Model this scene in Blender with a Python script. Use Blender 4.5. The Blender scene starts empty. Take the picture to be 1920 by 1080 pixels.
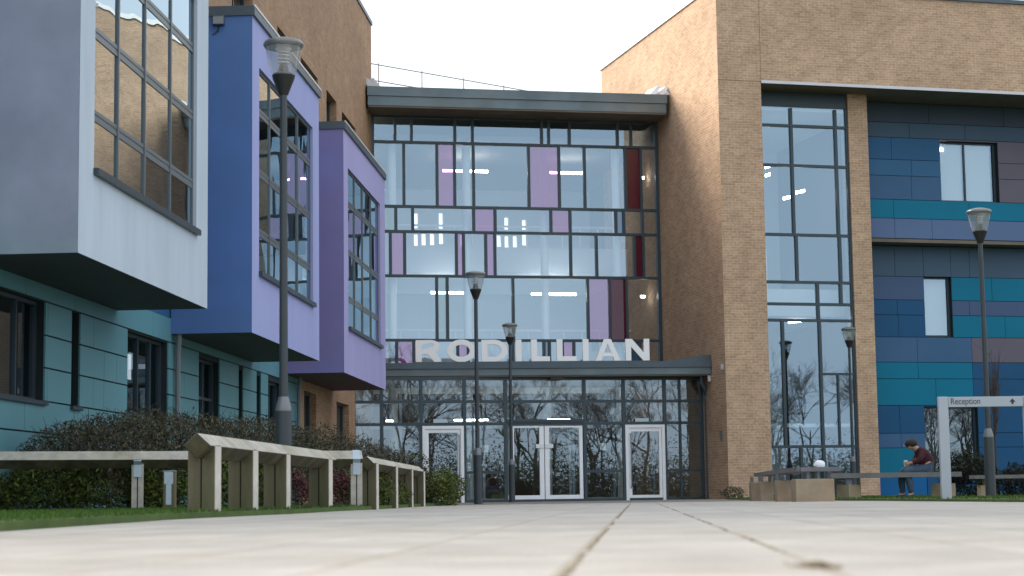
import bpy, bmesh, math, random
from math import radians as R, sin, cos, pi
from mathutils import Vector, Matrix
random.seed(7)
S = bpy.context.scene
COL = S.collection

# ------------------------------------------------------------------ camera
cam = bpy.data.objects.new("camera", bpy.data.cameras.new("camera")); COL.objects.link(cam)
cam.data.sensor_width = 36.0; cam.data.lens = 3500 / 1920 * 36.0
cam.data.clip_start = 0.05; cam.data.clip_end = 3000
p, r = R(6.407), R(0.8)
F = Vector((0, cos(p), sin(p))); U0 = Vector((0, -sin(p), cos(p))); R0 = Vector((1, 0, 0))
Rc = R0 * cos(r) - U0 * sin(r); Uc = U0 * cos(r) + R0 * sin(r)
m = Matrix((Rc, Uc, -F)).transposed().to_4x4(); m.translation = Vector((0, 0, 0.125))
cam.matrix_world = m
cam.data.dof.use_dof = True; cam.data.dof.focus_distance = 46.0; cam.data.dof.aperture_fstop = 4.5
S.camera = cam

# ------------------------------------------------------------------ sky, sun, exposure
SUN_AZ = Vector((-0.82, 0.57)); SUN_EL = R(27.5)
w = bpy.data.worlds.new("World"); S.world = w; w.use_nodes = True
nt = w.node_tree; nt.nodes.clear()
out = nt.nodes.new("ShaderNodeOutputWorld"); bg = nt.nodes.new("ShaderNodeBackground")
sky = nt.nodes.new("ShaderNodeTexSky"); sky.sky_type = 'NISHITA'; sky.sun_disc = False
sky.sun_elevation = SUN_EL; sky.sun_rotation = math.atan2(SUN_AZ.x, SUN_AZ.y)
sky.air_density = 1.0; sky.dust_density = 4.0; sky.ozone_density = 1.0
mx = nt.nodes.new("ShaderNodeMix"); mx.data_type = 'RGBA'; mx.inputs[0].default_value = 0.86
mx.inputs[7].default_value = (6.9, 7.4, 7.9, 1)          # even overcast cloud over the sky
nt.links.new(sky.outputs[0], mx.inputs[6]); nt.links.new(mx.outputs[2], bg.inputs[0])
bg.inputs[1].default_value = 0.15; nt.links.new(bg.outputs[0], out.inputs[0])
sun = bpy.data.objects.new("sun", bpy.data.lights.new("sun", 'SUN')); COL.objects.link(sun)
sun.data.energy = 5.0; sun.data.angle = R(40); sun.data.color = (1.0, 0.90, 0.76)
sd = Vector((SUN_AZ.x * cos(SUN_EL), SUN_AZ.y * cos(SUN_EL), sin(SUN_EL))).normalized()
sun.rotation_euler = sd.to_track_quat('Z', 'Y').to_euler()
S.view_settings.view_transform = 'Standard'; S.view_settings.look = 'None'
S.view_settings.exposure = 0.42; S.view_settings.gamma = 1.0
S.cycles.max_bounces = 8; S.cycles.transparent_max_bounces = 16
S.cycles.use_denoising = True; S.cycles.caustics_reflective = False; S.cycles.caustics_refractive = False

# ------------------------------------------------------------------ materials
def lin(c): return tuple(((x / 255) / 12.92 if x / 255 <= .04045 else ((x / 255 + .055) / 1.055) ** 2.4) for x in c)
def mat(name, col, rough=.7, metal=0., noise=.0, scale=3., bump=0., bscale=40., spec=.4, streak=False, island=0., blotch=None):
    """noise: +- value variation; blotch=(colour, amount, scale): patches of another colour"""
    M = bpy.data.materials.new(name); M.use_nodes = True; n = M.node_tree; b = n.nodes["Principled BSDF"]
    b.inputs["Roughness"].default_value = rough; b.inputs["Metallic"].default_value = metal
    b.inputs["Specular IOR Level"].default_value = spec
    tc = n.nodes.new("ShaderNodeTexCoord"); mp = n.nodes.new("ShaderNodeMapping"); n.links.new(tc.outputs["Object"], mp.inputs[0])
    if streak: mp.inputs["Scale"].default_value = (1, 1, .22)
    c = None
    def hsv(val, prev):
        h = n.nodes.new("ShaderNodeHueSaturation"); n.links.new(val, h.inputs["Value"])
        if prev is None: h.inputs["Color"].default_value = (*col, 1)
        else: n.links.new(prev, h.inputs["Color"])
        return h.outputs[0]
    if blotch:
        t = n.nodes.new("ShaderNodeTexNoise"); t.inputs["Scale"].default_value = blotch[2]; t.inputs["Detail"].default_value = 5
        n.links.new(mp.outputs[0], t.inputs[0])
        rp = n.nodes.new("ShaderNodeMapRange"); rp.inputs[1].default_value = .45; rp.inputs[2].default_value = .68; rp.inputs[4].default_value = blotch[1]
        n.links.new(t.outputs[0], rp.inputs[0])
        x = n.nodes.new("ShaderNodeMix"); x.data_type = 'RGBA'; n.links.new(rp.outputs[0], x.inputs[0])
        x.inputs[6].default_value = (*col, 1); x.inputs[7].default_value = (*blotch[0], 1); c = x.outputs[2]
    if noise:
        t = n.nodes.new("ShaderNodeTexNoise"); t.inputs["Scale"].default_value = scale; t.inputs["Detail"].default_value = 6
        n.links.new(mp.outputs[0], t.inputs[0])
        rp = n.nodes.new("ShaderNodeMapRange"); rp.inputs[1].default_value = .3; rp.inputs[2].default_value = .7
        rp.inputs[3].default_value = 1 - noise; rp.inputs[4].default_value = 1 + noise
        n.links.new(t.outputs[0], rp.inputs[0]); c = hsv(rp.outputs[0], c)
    if island:
        g = n.nodes.new("ShaderNodeNewGeometry"); rp = n.nodes.new("ShaderNodeMapRange")
        rp.inputs[3].default_value = 1 - island; rp.inputs[4].default_value = 1 + island
        n.links.new(g.outputs["Random Per Island"], rp.inputs[0]); c = hsv(rp.outputs[0], c)
    if c is None: b.inputs["Base Color"].default_value = (*col, 1)
    else: n.links.new(c, b.inputs["Base Color"])
    if bump:
        t = n.nodes.new("ShaderNodeTexNoise"); t.inputs["Scale"].default_value = bscale; t.inputs["Detail"].default_value = 4
        n.links.new(tc.outputs["Object"], t.inputs[0]); bp = n.nodes.new("ShaderNodeBump"); bp.inputs["Strength"].default_value = bump
        bp.inputs["Distance"].default_value = .01; n.links.new(t.outputs[0], bp.inputs["Height"]); n.links.new(bp.outputs[0], b.inputs["Normal"])
    return M
def sc(c, k): return tuple(x * k for x in c)

def brick_mat(name, c1, c2, mortar):
    M = bpy.data.materials.new(name); M.use_nodes = True; n = M.node_tree; b = n.nodes["Principled BSDF"]
    b.inputs["Roughness"].default_value = .85; b.inputs["Specular IOR Level"].default_value = .2
    tc = n.nodes.new("ShaderNodeTexCoord"); sp = n.nodes.new("ShaderNodeSeparateXYZ"); n.links.new(tc.outputs["Object"], sp.inputs[0])
    ad = n.nodes.new("ShaderNodeMath"); n.links.new(sp.outputs[0], ad.inputs[0]); n.links.new(sp.outputs[1], ad.inputs[1])
    cb = n.nodes.new("ShaderNodeCombineXYZ"); n.links.new(ad.outputs[0], cb.inputs[0]); n.links.new(sp.outputs[2], cb.inputs[1])
    br = n.nodes.new("ShaderNodeTexBrick"); n.links.new(cb.outputs[0], br.inputs["Vector"])
    br.inputs["Scale"].default_value = 1; br.inputs["Brick Width"].default_value = .225; br.inputs["Row Height"].default_value = .075
    br.inputs["Mortar Size"].default_value = .007; br.inputs["Mortar Smooth"].default_value = .3; br.inputs["Bias"].default_value = -.1
    br.inputs["Color1"].default_value = (*c1, 1); br.inputs["Color2"].default_value = (*c2, 1); br.inputs["Mortar"].default_value = (*mortar, 1)
    src = br.outputs[0]
    for s_, a in ((.35, .13), (2.2, .10), (14, .16)):
        t = n.nodes.new("ShaderNodeTexNoise"); t.inputs["Scale"].default_value = s_; t.inputs["Detail"].default_value = 4
        n.links.new(cb.outputs[0], t.inputs[0]); rp = n.nodes.new("ShaderNodeMapRange")
        rp.inputs[1].default_value = .3; rp.inputs[2].default_value = .7; rp.inputs[3].default_value = 1 - a; rp.inputs[4].default_value = 1 + a
        n.links.new(t.outputs[0], rp.inputs[0]); h = n.nodes.new("ShaderNodeHueSaturation"); n.links.new(rp.outputs[0], h.inputs["Value"])
        n.links.new(src, h.inputs["Color"]); src = h.outputs[0]
    n.links.new(src, b.inputs["Base Color"])
    bp = n.nodes.new("ShaderNodeBump"); bp.inputs["Strength"].default_value = .5; bp.inputs["Distance"].default_value = .006; bp.invert = True
    n.links.new(br.outputs["Fac"], bp.inputs["Height"]); n.links.new(bp.outputs[0], b.inputs["Normal"])
    return M

def glass_mat(name, tint=(.72, .84, .88), refl=(.74, .90, 1.0), f0=.30, wave=.0, body=None, bfac=0.):
    M = bpy.data.materials.new(name); M.use_nodes = True; n = M.node_tree; n.nodes.clear()
    o = n.nodes.new("ShaderNodeOutputMaterial"); tr = n.nodes.new("ShaderNodeBsdfTransparent"); tr.inputs[0].default_value = (*tint, 1)
    gl = n.nodes.new("ShaderNodeBsdfGlossy"); gl.inputs[0].default_value = (*refl, 1); gl.inputs["Roughness"].default_value = .0
    lw = n.nodes.new("ShaderNodeLayerWeight"); lw.inputs[0].default_value = .5
    pw = n.nodes.new("ShaderNodeMath"); pw.operation = 'POWER'; pw.inputs[1].default_value = 5; n.links.new(lw.outputs["Facing"], pw.inputs[0])
    ma = n.nodes.new("ShaderNodeMath"); ma.operation = 'MULTIPLY_ADD'; ma.inputs[1].default_value = 1 - f0; ma.inputs[2].default_value = f0
    n.links.new(pw.outputs[0], ma.inputs[0]); mxs = n.nodes.new("ShaderNodeMixShader"); n.links.new(ma.outputs[0], mxs.inputs[0])
    under = tr.outputs[0]
    if body:
        df = n.nodes.new("ShaderNodeBsdfDiffuse"); df.inputs[0].default_value = (*body, 1)
        m2 = n.nodes.new("ShaderNodeMixShader"); m2.inputs[0].default_value = bfac
        n.links.new(under, m2.inputs[1]); n.links.new(df.outputs[0], m2.inputs[2]); under = m2.outputs[0]
    n.links.new(under, mxs.inputs[1]); n.links.new(gl.outputs[0], mxs.inputs[2]); n.links.new(mxs.outputs[0], o.inputs[0])
    if wave:
        tc = n.nodes.new("ShaderNodeTexCoord"); t = n.nodes.new("ShaderNodeTexNoise"); t.inputs["Scale"].default_value = .9; t.inputs["Detail"].default_value = 1
        n.links.new(tc.outputs["Object"], t.inputs[0]); bp = n.nodes.new("ShaderNodeBump"); bp.inputs["Strength"].default_value = 1
        bp.inputs["Distance"].default_value = wave; n.links.new(t.outputs[0], bp.inputs["Height"]); n.links.new(bp.outputs[0], gl.inputs["Normal"])
    return M
def emit(name, c, s):
    M = bpy.data.materials.new(name); M.use_nodes = True; b = M.node_tree.nodes["Principled BSDF"]
    b.inputs["Emission Color"].default_value = (*c, 1); b.inputs["Emission Strength"].default_value = s
    b.inputs["Base Color"].default_value = (.8, .8, .8, 1); return M

BRICK = brick_mat("brick", (.52, .35, .235), (.41, .265, .175), (.57, .45, .34))
BRICKD = brick_mat("brick_brown", (.41, .26, .165), (.33, .20, .125), (.42, .31, .22))
METAL = mat("grey_metal", (.085, .115, .14), .45, .3, noise=.08)
FRAME = mat("frame_dark", (.045, .068, .085), .4, .2)
FASCIA = mat("fascia_grey", (.13, .175, .20), .45, .3, noise=.18, scale=1.2, blotch=((.17, .18, .16), .5, .8))
SOFFIT = mat("soffit_brown", (.16, .135, .11), .7, noise=.15, scale=2)
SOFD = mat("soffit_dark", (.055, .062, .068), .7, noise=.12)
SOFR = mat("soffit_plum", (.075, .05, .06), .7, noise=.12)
WHITE = mat("white_paint", (.78, .80, .83), .45, noise=.03)
WHITEM = mat("white_trim", (.62, .64, .66), .4, noise=.05)
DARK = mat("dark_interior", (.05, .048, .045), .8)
TEAL = mat("teal_panel", (.125, .31, .365), .42, noise=.06, scale=1.2, blotch=((.10, .27, .32), .5, .6))
TEALDK = mat("panel_joint", (.015, .025, .03), .8)
RWHITE = mat("render_white", (.52, .60, .70), .85, noise=.06, scale=2.2, bump=.15, streak=True, blotch=((.44, .51, .57), .6, .8))
RGREY = mat("render_grey_lilac", (.35, .375, .48), .9, noise=.11, scale=1.4, bump=.15, blotch=((.26, .34, .37), .8, .5))
RLAV = mat("render_lavender", (.36, .395, .70), .85, noise=.05, scale=1.5, bump=.12, streak=True)
RBLUE = mat("render_blue", (.095, .195, .43), .85, noise=.05, scale=1.2, bump=.12, blotch=((.10, .20, .50), .7, .6))
RPUR = mat("render_purple_side", (.24, .20, .41), .85, noise=.05, scale=1.2, bump=.12, blotch=((.22, .24, .55), .6, .5))
RLIL = mat("render_lilac", (.40, .38, .67), .85, noise=.05, scale=1.5, bump=.12, streak=True)
GLASS = glass_mat("glass", tint=(.94, .985, 1.0), refl=(.58, .80, 1.0), f0=.29, wave=.0005)
GLASSB = glass_mat("bay_glass", f0=.42, wave=.0035, tint=(.6, .68, .7))
GLASSD = glass_mat("lobby_glass", refl=(.66, .84, .98), f0=.23, wave=.0009, tint=(.75, .82, .84))
GPURP = glass_mat("purple_glass", tint=(.5, .22, .5), refl=(.70, .72, .98), f0=.26, body=(.34, .07, .25), bfac=.5)
GMAR = glass_mat("maroon_glass", tint=(.3, .03, .08), refl=(.74, .70, .8), f0=.06, body=(.10, .004, .022), bfac=.75)
GTEAL = glass_mat("teal_glass", tint=(.35, .62, .72), f0=.26, body=(.12, .30, .38), bfac=.4)
GBLUE = glass_mat("blue_glass", tint=(.1, .35, .6), f0=.15, body=(.02, .13, .30), bfac=.5)
LIT = emit("lit_tube", (1, .97, .92), 20.0)

# ------------------------------------------------------------------ mesh helpers
class MB:
    def __init__(s): s.v = []; s.f = []
    def quad(s, *q):
        i = len(s.v); s.v += [tuple(x) for x in q]; s.f.append(tuple(range(i, i + len(q)))); return s
    def box(s, x0, x1, y0, y1, z0, z1):
        i = len(s.v)
        s.v += [(x, y, z) for z in (z0, z1) for (x, y) in ((x0, y0), (x1, y0), (x1, y1), (x0, y1))]
        s.f += [tuple(i + k for k in t) for t in ((0, 3, 2, 1), (4, 5, 6, 7), (0, 1, 5, 4), (1, 2, 6, 5), (2, 3, 7, 6), (3, 0, 4, 7))]
        return s
    def prism(s, pts, z0, z1):                       # pts: xy outline
        n = len(pts); i = len(s.v)
        s.v += [(x, y, z0) for x, y in pts] + [(x, y, z1) for x, y in pts]
        s.f.append(tuple(i + k for k in reversed(range(n)))); s.f.append(tuple(i + n + k for k in range(n)))
        for k in range(n): s.f.append((i + k, i + (k + 1) % n, i + n + (k + 1) % n, i + n + k))
        return s
    def extr(s, a, b, prof, up=(0, 0, 1)):           # profile (side, up) swept from a to b
        a = Vector(a); b = Vector(b); d = (b - a).normalized(); upv = Vector(up); sd_ = d.cross(upv).normalized(); u2 = sd_.cross(d)
        n = len(prof); i = len(s.v)
        for q in (a, b): s.v += [tuple(q + sd_ * x + u2 * y) for x, y in prof]
        s.f.append(tuple(i + k for k in reversed(range(n)))); s.f.append(tuple(i + n + k for k in range(n)))
        for k in range(n): s.f.append((i + k, i + (k + 1) % n, i + n + (k + 1) % n, i + n + k))
        return s
    def lathe(s, prof, cx=0, cy=0, n=24):            # prof (r, z)
        i = len(s.v)
        for rr, z in prof: s.v += [(cx + rr * cos(2 * pi * k / n), cy + rr * sin(2 * pi * k / n), z) for k in range(n)]
        for j in range(len(prof) - 1):
            for k in range(n): s.f.append((i + j * n + k, i + j * n + (k + 1) % n, i + (j + 1) * n + (k + 1) % n, i + (j + 1) * n + k))
        return s
    def tube(s, pts, rad, n=8):
        P = [Vector(q) for q in pts]; rs = rad if isinstance(rad, (list, tuple)) else [rad] * len(P); i = len(s.v)
        for j, q in enumerate(P):
            d = (P[min(j + 1, len(P) - 1)] - P[max(j - 1, 0)]).normalized()
            a = d.cross(Vector((0, 0, 1)) if abs(d.z) < .9 else Vector((1, 0, 0))).normalized(); b = d.cross(a)
            s.v += [tuple(q + (a * cos(2 * pi * k / n) + b * sin(2 * pi * k / n)) * rs[j]) for k in range(n)]
        for j in range(len(P) - 1):
            for k in range(n): s.f.append((i + j * n + k, i + j * n + (k + 1) % n, i + (j + 1) * n + (k + 1) % n, i + (j + 1) * n + k))
        s.f.append(tuple(i + k for k in range(n))); s.f.append(tuple(i + (len(P) - 1) * n + k for k in range(n)))
        return s
    def wall(s, u0, u1, z0, z1, holes=(), y=0., depth=.2, front=True):   # wall face with openings and their reveals
        us = sorted({u0, u1, *[h[0] for h in holes], *[h[1] for h in holes]}); zs = sorted({z0, z1, *[h[2] for h in holes], *[h[3] for h in holes]})
        us = [x for x in us if u0 <= x <= u1]; zs = [x for x in zs if z0 <= x <= z1]
        for a, b in zip(us, us[1:]):
            for c, d in zip(zs, zs[1:]):
                mu, mz = (a + b) / 2, (c + d) / 2
                if any(h[0] < mu < h[1] and h[2] < mz < h[3] for h in holes): continue
                s.quad((a, y, c), (b, y, c), (b, y, d), (a, y, d))
        for h in holes:
            a, b, c, d = h[:4]; k = y + depth
            s.quad((a, y, c), (a, k, c), (a, k, d), (a, y, d)); s.quad((b, y, c), (b, y, d), (b, k, d), (b, k, c))
            s.quad((a, y, d), (a, k, d), (b, k, d), (b, y, d)); s.quad((a, y, c), (b, y, c), (b, k, c), (a, k, c))
        return s
    def build(s, name, material, parent=None, frame=None, smooth=False, bevel=0.):
        me = bpy.data.meshes.new(name); me.from_pydata(s.v, [], s.f); me.update()
        me.materials.append(material)
        if smooth:
            for q in me.polygons: q.use_smooth = True
            try: me.set_sharp_from_angle(angle=R(40))
            except Exception: pass
        o = bpy.data.objects.new(name, me); COL.objects.link(o); o.parent = parent
        if frame:                                    # (x, y, rz): a wall frame in world space
            pf = parent.get("_f") if parent else None
            if pf and abs(pf[2]) + abs(pf[0]) + abs(pf[1]) > 0:
                o.matrix_basis = (Matrix.Translation((pf[0], pf[1], 0)) @ Matrix.Rotation(pf[2], 4, 'Z')).inverted() @ \
                    (Matrix.Translation((frame[0], frame[1], 0)) @ Matrix.Rotation(frame[2], 4, 'Z'))
            else: o.matrix_basis = Matrix.Translation((frame[0], frame[1], 0)) @ Matrix.Rotation(frame[2], 4, 'Z')
            o["_f"] = [float(t) for t in frame]
        elif parent is not None and parent.get("_f"): o["_f"] = list(parent["_f"])
        if bevel:
            b = o.modifiers.new("bevel", 'BEVEL'); b.width = bevel; b.segments = 2; b.limit_method = 'ANGLE'
        return o
def tag(o, label, cat=None, group=None, kind=None):
    if label: o["label"] = label
    if cat: o["category"] = cat
    if group: o["group"] = group
    if kind: o["kind"] = kind
    return o
def thing(name, label, cat, loc=(0, 0, 0), rz=0, group=None):
    o = bpy.data.objects.new(name, None); COL.objects.link(o); o.location = loc; o.rotation_euler = (0, 0, rz)
    o["_f"] = [float(loc[0]), float(loc[1]), float(rz)] if loc[2] == 0 else [0., 0., 0.]
    return tag(o, label, cat, group)
def building(name, label, cat, frame):               # root Empty standing on the wall frame's origin
    return thing(name, label, cat, (frame[0], frame[1], 0), frame[2])
def kids(o): return [c for c in bpy.data.objects if c.parent == o]
def copy_tree(o, parent=None):
    c = o.copy(); COL.objects.link(c); c.parent = parent
    for ch in kids(o): copy_tree(ch, c)
    return c
def cyl(x, y, r0, r1, z0, z1, n=20): return MB().lathe([(0, z0), (r0, z0), (r1, z1), (0, z1)], x, y, n)

# wall frames (origin x, y, rotation): local x runs along the wall, local y into the building
FE = (4.5665, 57.0, R(11.3))                          # entrance, upper curtain wall (u -8.9 .. 0)
FL = (5.4293, 53.7113, R(11.3))                       # entrance lobby front
FC = (5.6323, 52.9375, R(5.5))                        # canopy front edge
FB = (-4.1522, 55.2578, R(86.26))                     # left building wall (u negative towards the camera)
FT = (4.5665, 57.0, R(-75.3))                         # tower, left flank (u positive towards the camera)
FR = (5.9114, 51.8735, R(14.7))                       # right building front

# ================================================================== GROUND
def slab_mat():
    M = bpy.data.materials.new("paving_slabs"); M.use_nodes = True; n = M.node_tree; b = n.nodes["Principled BSDF"]
    b.inputs["Roughness"].default_value = .8; b.inputs["Specular IOR Level"].default_value = .25
    tc = n.nodes.new("ShaderNodeTexCoord"); mp = n.nodes.new("ShaderNodeMapping"); n.links.new(tc.outputs["Object"], mp.inputs[0])
    mp.inputs["Rotation"].default_value = (0, 0, R(3.74 - 90)); mp.inputs["Location"].default_value = (.19, .31, 0)
    br = n.nodes.new("ShaderNodeTexBrick"); n.links.new(mp.outputs[0], br.inputs[0]); br.offset = 0.5
    br.inputs["Scale"].default_value = 1; br.inputs["Brick Width"].default_value = .60; br.inputs["Row Height"].default_value = .44
    br.inputs["Mortar Size"].default_value = .011; br.inputs["Mortar Smooth"].default_value = .35
    br.inputs["Color1"].default_value = (.45, .42, .385, 1); br.inputs["Color2"].default_value = (.41, .38, .345, 1)
    t = n.nodes.new("ShaderNodeTexNoise"); t.inputs["Scale"].default_value = 2.1; t.inputs["Detail"].default_value = 8; n.links.new(tc.outputs["Object"], t.inputs[0])
    ram = n.nodes.new("ShaderNodeMix"); ram.data_type = 'RGBA'; ram.inputs[6].default_value = (.27, .225, .165, 1); ram.inputs[7].default_value = (.42, .38, .32, 1)
    n.links.new(t.outputs[0], ram.inputs[0]); n.links.new(ram.outputs[2], br.inputs["Mortar"])
    src = br.outputs[0]
    for s_, a in ((.6, .12), (4, .14), (60, .12), (260, .10)):
        t = n.nodes.new("ShaderNodeTexNoise"); t.inputs["Scale"].default_value = s_; t.inputs["Detail"].default_value = 5
        n.links.new(tc.outputs["Object"], t.inputs[0]); rp = n.nodes.new("ShaderNodeMapRange"); rp.inputs[1].default_value = .3; rp.inputs[2].default_value = .7
        rp.inputs[3].default_value = 1 - a; rp.inputs[4].default_value = 1 + a; n.links.new(t.outputs[0], rp.inputs[0])
        h = n.nodes.new("ShaderNodeHueSaturation"); n.links.new(rp.outputs[0], h.inputs["Value"]); n.links.new(src, h.inputs["Color"]); src = h.outputs[0]
    # brown stain patches
    t = n.nodes.new("ShaderNodeTexNoise"); t.inputs["Scale"].default_value = .9; t.inputs["Detail"].default_value = 7; n.links.new(tc.outputs["Object"], t.inputs[0])
    rp = n.nodes.new("ShaderNodeMapRange"); rp.inputs[1].default_value = .50; rp.inputs[2].default_value = .72; rp.inputs[4].default_value = .75; n.links.new(t.outputs[0], rp.inputs[0])
    x = n.nodes.new("ShaderNodeMix"); x.data_type = 'RGBA'; n.links.new(rp.outputs[0], x.inputs[0]); n.links.new(src, x.inputs[6]); x.inputs[7].default_value = (.36, .31, .25, 1)
    n.links.new(x.outputs[2], b.inputs["Base Color"])
    bp = n.nodes.new("ShaderNodeBump"); bp.inputs["Strength"].default_value = .4; bp.inputs["Distance"].default_value = .004; bp.invert = True
    n.links.new(br.outputs["Fac"], bp.inputs["Height"]); n.links.new(bp.outputs[0], b.inputs["Normal"])
    return M
SLAB = slab_mat()
TARM = mat("forecourt_blocks", (.20, .18, .16), .85, noise=.15, scale=1.5, bump=.3)
SOIL = mat("ground_soil", (.09, .085, .06), .95, noise=.2)
GRASSM = mat("lawn_turf", (.060, .105, .022), .95, noise=.2, scale=3, blotch=((.10, .12, .035), .5, 1.3))
BLADE = mat("grass_blades", (.065, .125, .022), .7, island=.45, spec=.2)
tag(MB().quad((-900, -900, -.03), (900, -900, -.03), (900, 900, -.03), (-900, 900, -.03)).build("ground", SOIL), None, kind="structure")
lawnL = [(-2.38, 2), (-2.42, 8.7), (-2.50, 13.5), (-2.42, 15), (-2.12, 18), (-2.0, 21.4), (-1.80, 23), (-1.55, 31), (-1.15, 34.5), (-4.6, 47.5), (-9.2, 20), (-9.5, 2)]
lawnR = [(5.45, 17), (5.46, 28), (5.35, 31.2), (5.0, 36), (5.2, 46), (6.3, 51.2), (30, 57.5), (30, 17)]
MB().quad((-30, -35, 0), (30, -35, 0), (30, 52, 0), (-30, 52, 0)).build("paving", SLAB)["kind"] = "structure"
MB().quad((-9, 35.5, .004), (9, 35.5, .004), (9, 57, .004), (-9, 57, .004)).build("forecourt", TARM)["kind"] = "structure"
MB().prism(lawnL[::-1] if False else lawnL, -.02, .045).build("lawn", GRASSM)["kind"] = "structure"
MB().prism(lawnR, -.02, .03).build("lawn", GRASSM)["kind"] = "structure"
def inside(pt, poly):
    x, y = pt; c = False
    for k in range(len(poly)):
        x1, y1 = poly[k]; x2, y2 = poly[k - 1]
        if (y1 > y) != (y2 > y) and x < (x2 - x1) * (y - y1) / (y2 - y1) + x1: c = not c
    return c
def blades(poly, box, n, z, h):
    g = MB(); k = 0
    while k < n:
        x = random.uniform(box[0], box[1]); y = random.uniform(box[2], box[3])
        if not inside((x, y), poly): continue
        k += 1; a = random.uniform(0, pi); w_ = random.uniform(.002, .005) * (1 + y * .05); hh = h * random.uniform(.4, 1.2); lx, ly = random.uniform(-.4, .4) * hh, random.uniform(-.4, .4) * hh
        g.quad((x - cos(a) * w_, y - sin(a) * w_, z - .003), (x + cos(a) * w_, y + sin(a) * w_, z - .003), (x + lx, y + ly, z + hh))
    return g
tag(blades(lawnL, (-7, -1.1, 6, 24), 42000, .045, .030).build("grass", BLADE), "short green grass in front of the timber rail fence", "grass", kind="stuff")
tag(blades(lawnR, (5.0, 13, 18.5, 50), 16000, .03, .035).build("grass", BLADE), "short green grass strip around the benches on the right", "grass", kind="stuff")

# moss tuft on the slab joint, foreground right
MOSS = mat("dry_moss", (.33, .27, .19), .95, island=.4)
g = MB()
for k in range(650):
    a = random.uniform(0, 2 * pi); q = abs(random.gauss(0, .4)); x = .515 + q * .05 * cos(a); y = 3.22 + q * .13 * sin(a); s_ = random.uniform(.002, .006)
    h_ = random.uniform(.001, .011) * max(.2, 1 - q); b_ = random.uniform(0, pi)
    g.quad((x - s_ * cos(b_), y - s_ * sin(b_), 0), (x + s_ * cos(b_), y + s_ * sin(b_), .001), (x + random.uniform(-.006, .006), y, h_ + .002))
tag(g.build("moss", MOSS), "brown dried moss tuft on the slab joint in the right foreground", "moss", kind="stuff")

# moss and grit gathered in the two open joints that run towards the doors
def joint_moss(x0, y0, label, n, w0):
    g = MB(); k = 0
    while k < n:
        t_ = 26 * random.random() ** 1.7
        if NZ0(Vector((x0 * 9, t_ * 1.3, 0))) < -.12: k += 1; continue
        k += 1; x = x0 + t_ * .0654 + random.gauss(0, w0); y = y0 + t_; q = random.uniform(.0025, .0055) * (1 + t_ * .08); a_ = random.uniform(0, pi)
        g.quad((x - q * cos(a_), y - q * sin(a_), .001), (x + q * cos(a_), y + q * sin(a_), .001), (x + random.uniform(-.004, .004), y, .001 + random.uniform(.001, .005)))
    tag(g.build("moss", MOSS), label, "moss", kind="stuff")
from mathutils import noise as _nz
NZ0 = _nz.noise
joint_moss(.062, 2.75, "brown moss line in the slab joint running to the double doors", 1000, .003)
joint_moss(.50, 2.95, "brown moss line in the slab joint right of the centre", 700, .003)

# ================================================================== LEFT BUILDING
LB = building("classroom_building", "long left wing with teal cladding, brown brick top and three coloured projecting bays", "building", FB)
gf = [(-33.6, -30.8, 1.46, 2.78), (-29.65, -29.25, 1.46, 2.78), (-26.8, -24.3, .05, 2.765), (-22.12, -20.45, .05, 2.70),
      (-18.77, -18.35, .9, 2.70), (-17.04, -16.6, .9, 2.70), (-15.84, -14.3, .05, 2.67)]
gb = [(-11.55, -9.9, .9, 2.69), (-6.8, -4.7, .05, 2.67)]
# dark backing and the teal panels (one mesh: joints are surface pattern)
MB().wall(-40, -12.4, 0, 3.2, gf, y=.03, depth=.25).build("cladding_backing", TEALDK, LB, FB)
pn = MB(); zr = [0.0, .62, 1.05, 1.47, 1.91, 2.34, 2.785, 3.2]
for i, (z0, z1) in enumerate(zip(zr, zr[1:])):
    us = [-40 + (0.9 if i % 2 else 0)]
    while us[-1] < -12.4: us.append(us[-1] + 2.1)
    us[-1] = -12.4; us = sorted({*us, *([-28.06] if i in (3, 4) else []), *[a for h in gf for a in h[:2] if h[2] < (z0 + z1) / 2 < h[3]]})
    for a, b in zip(us, us[1:]):
        if b - a < .03 or any(h[0] < (a + b) / 2 < h[1] and h[2] < (z0 + z1) / 2 < h[3] for h in gf): continue
        ga = 0.006
        pn.box(a + ga, b - ga, 0, .025, z0 + .011, z1 - .011)
pn.build("cladding", TEAL, LB, FB)
MB().wall(-40, -12.4, 3.203, 8.6, [], y=.02).build("upper_cladding", mat("blue_panel", (.035, .13, .27), .5, noise=.05), LB, FB)
ub = [(-14.83, -13.62, 9.3, 10.6), (-11.93, -9.54, 9.3, 10.58), (-8.25, -6.63, 9.3, 10.6), (-5.73, -3.24, 9.3, 10.56), (-19.5, -17.5, 9.3, 10.6), (-24, -22, 9.3, 10.6)]
bw = MB().wall(-12.4, -0, 0, 8.6, gb, y=0, depth=.28); bw.wall(-40, 0, 8.6, 14.38, ub, y=0, depth=.28)
bw.quad((-12.4, 0, 0), (-12.4, .1, 0), (-12.4, .1, 8.6), (-12.4, 0, 8.6)).quad((0, 0, 0), (0, 0, 14.38), (0, 14, 14.38), (0, 14, 0))
bw.quad((-40, 0, 0), (-40, 14, 0), (-40, 14, 14.38), (-40, 0, 14.38))
bw.build("brick_wall", BRICKD, LB, FB)
MB().box(-40, .03, -.04, 14, 14.38, 14.50).build("roof", METAL, LB, FB)
MB().box(-39.9, -.1, 2.8, 3.0, 0, 14.3).box(-39.9, -.1, .3, 2.8, 3.25, 3.35).box(-39.9, -.1, .3, 2.8, 8.7, 8.8).build("inner_walls", mat("inner_wall", (.22, .2, .18), .9), LB, FB)
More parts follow.
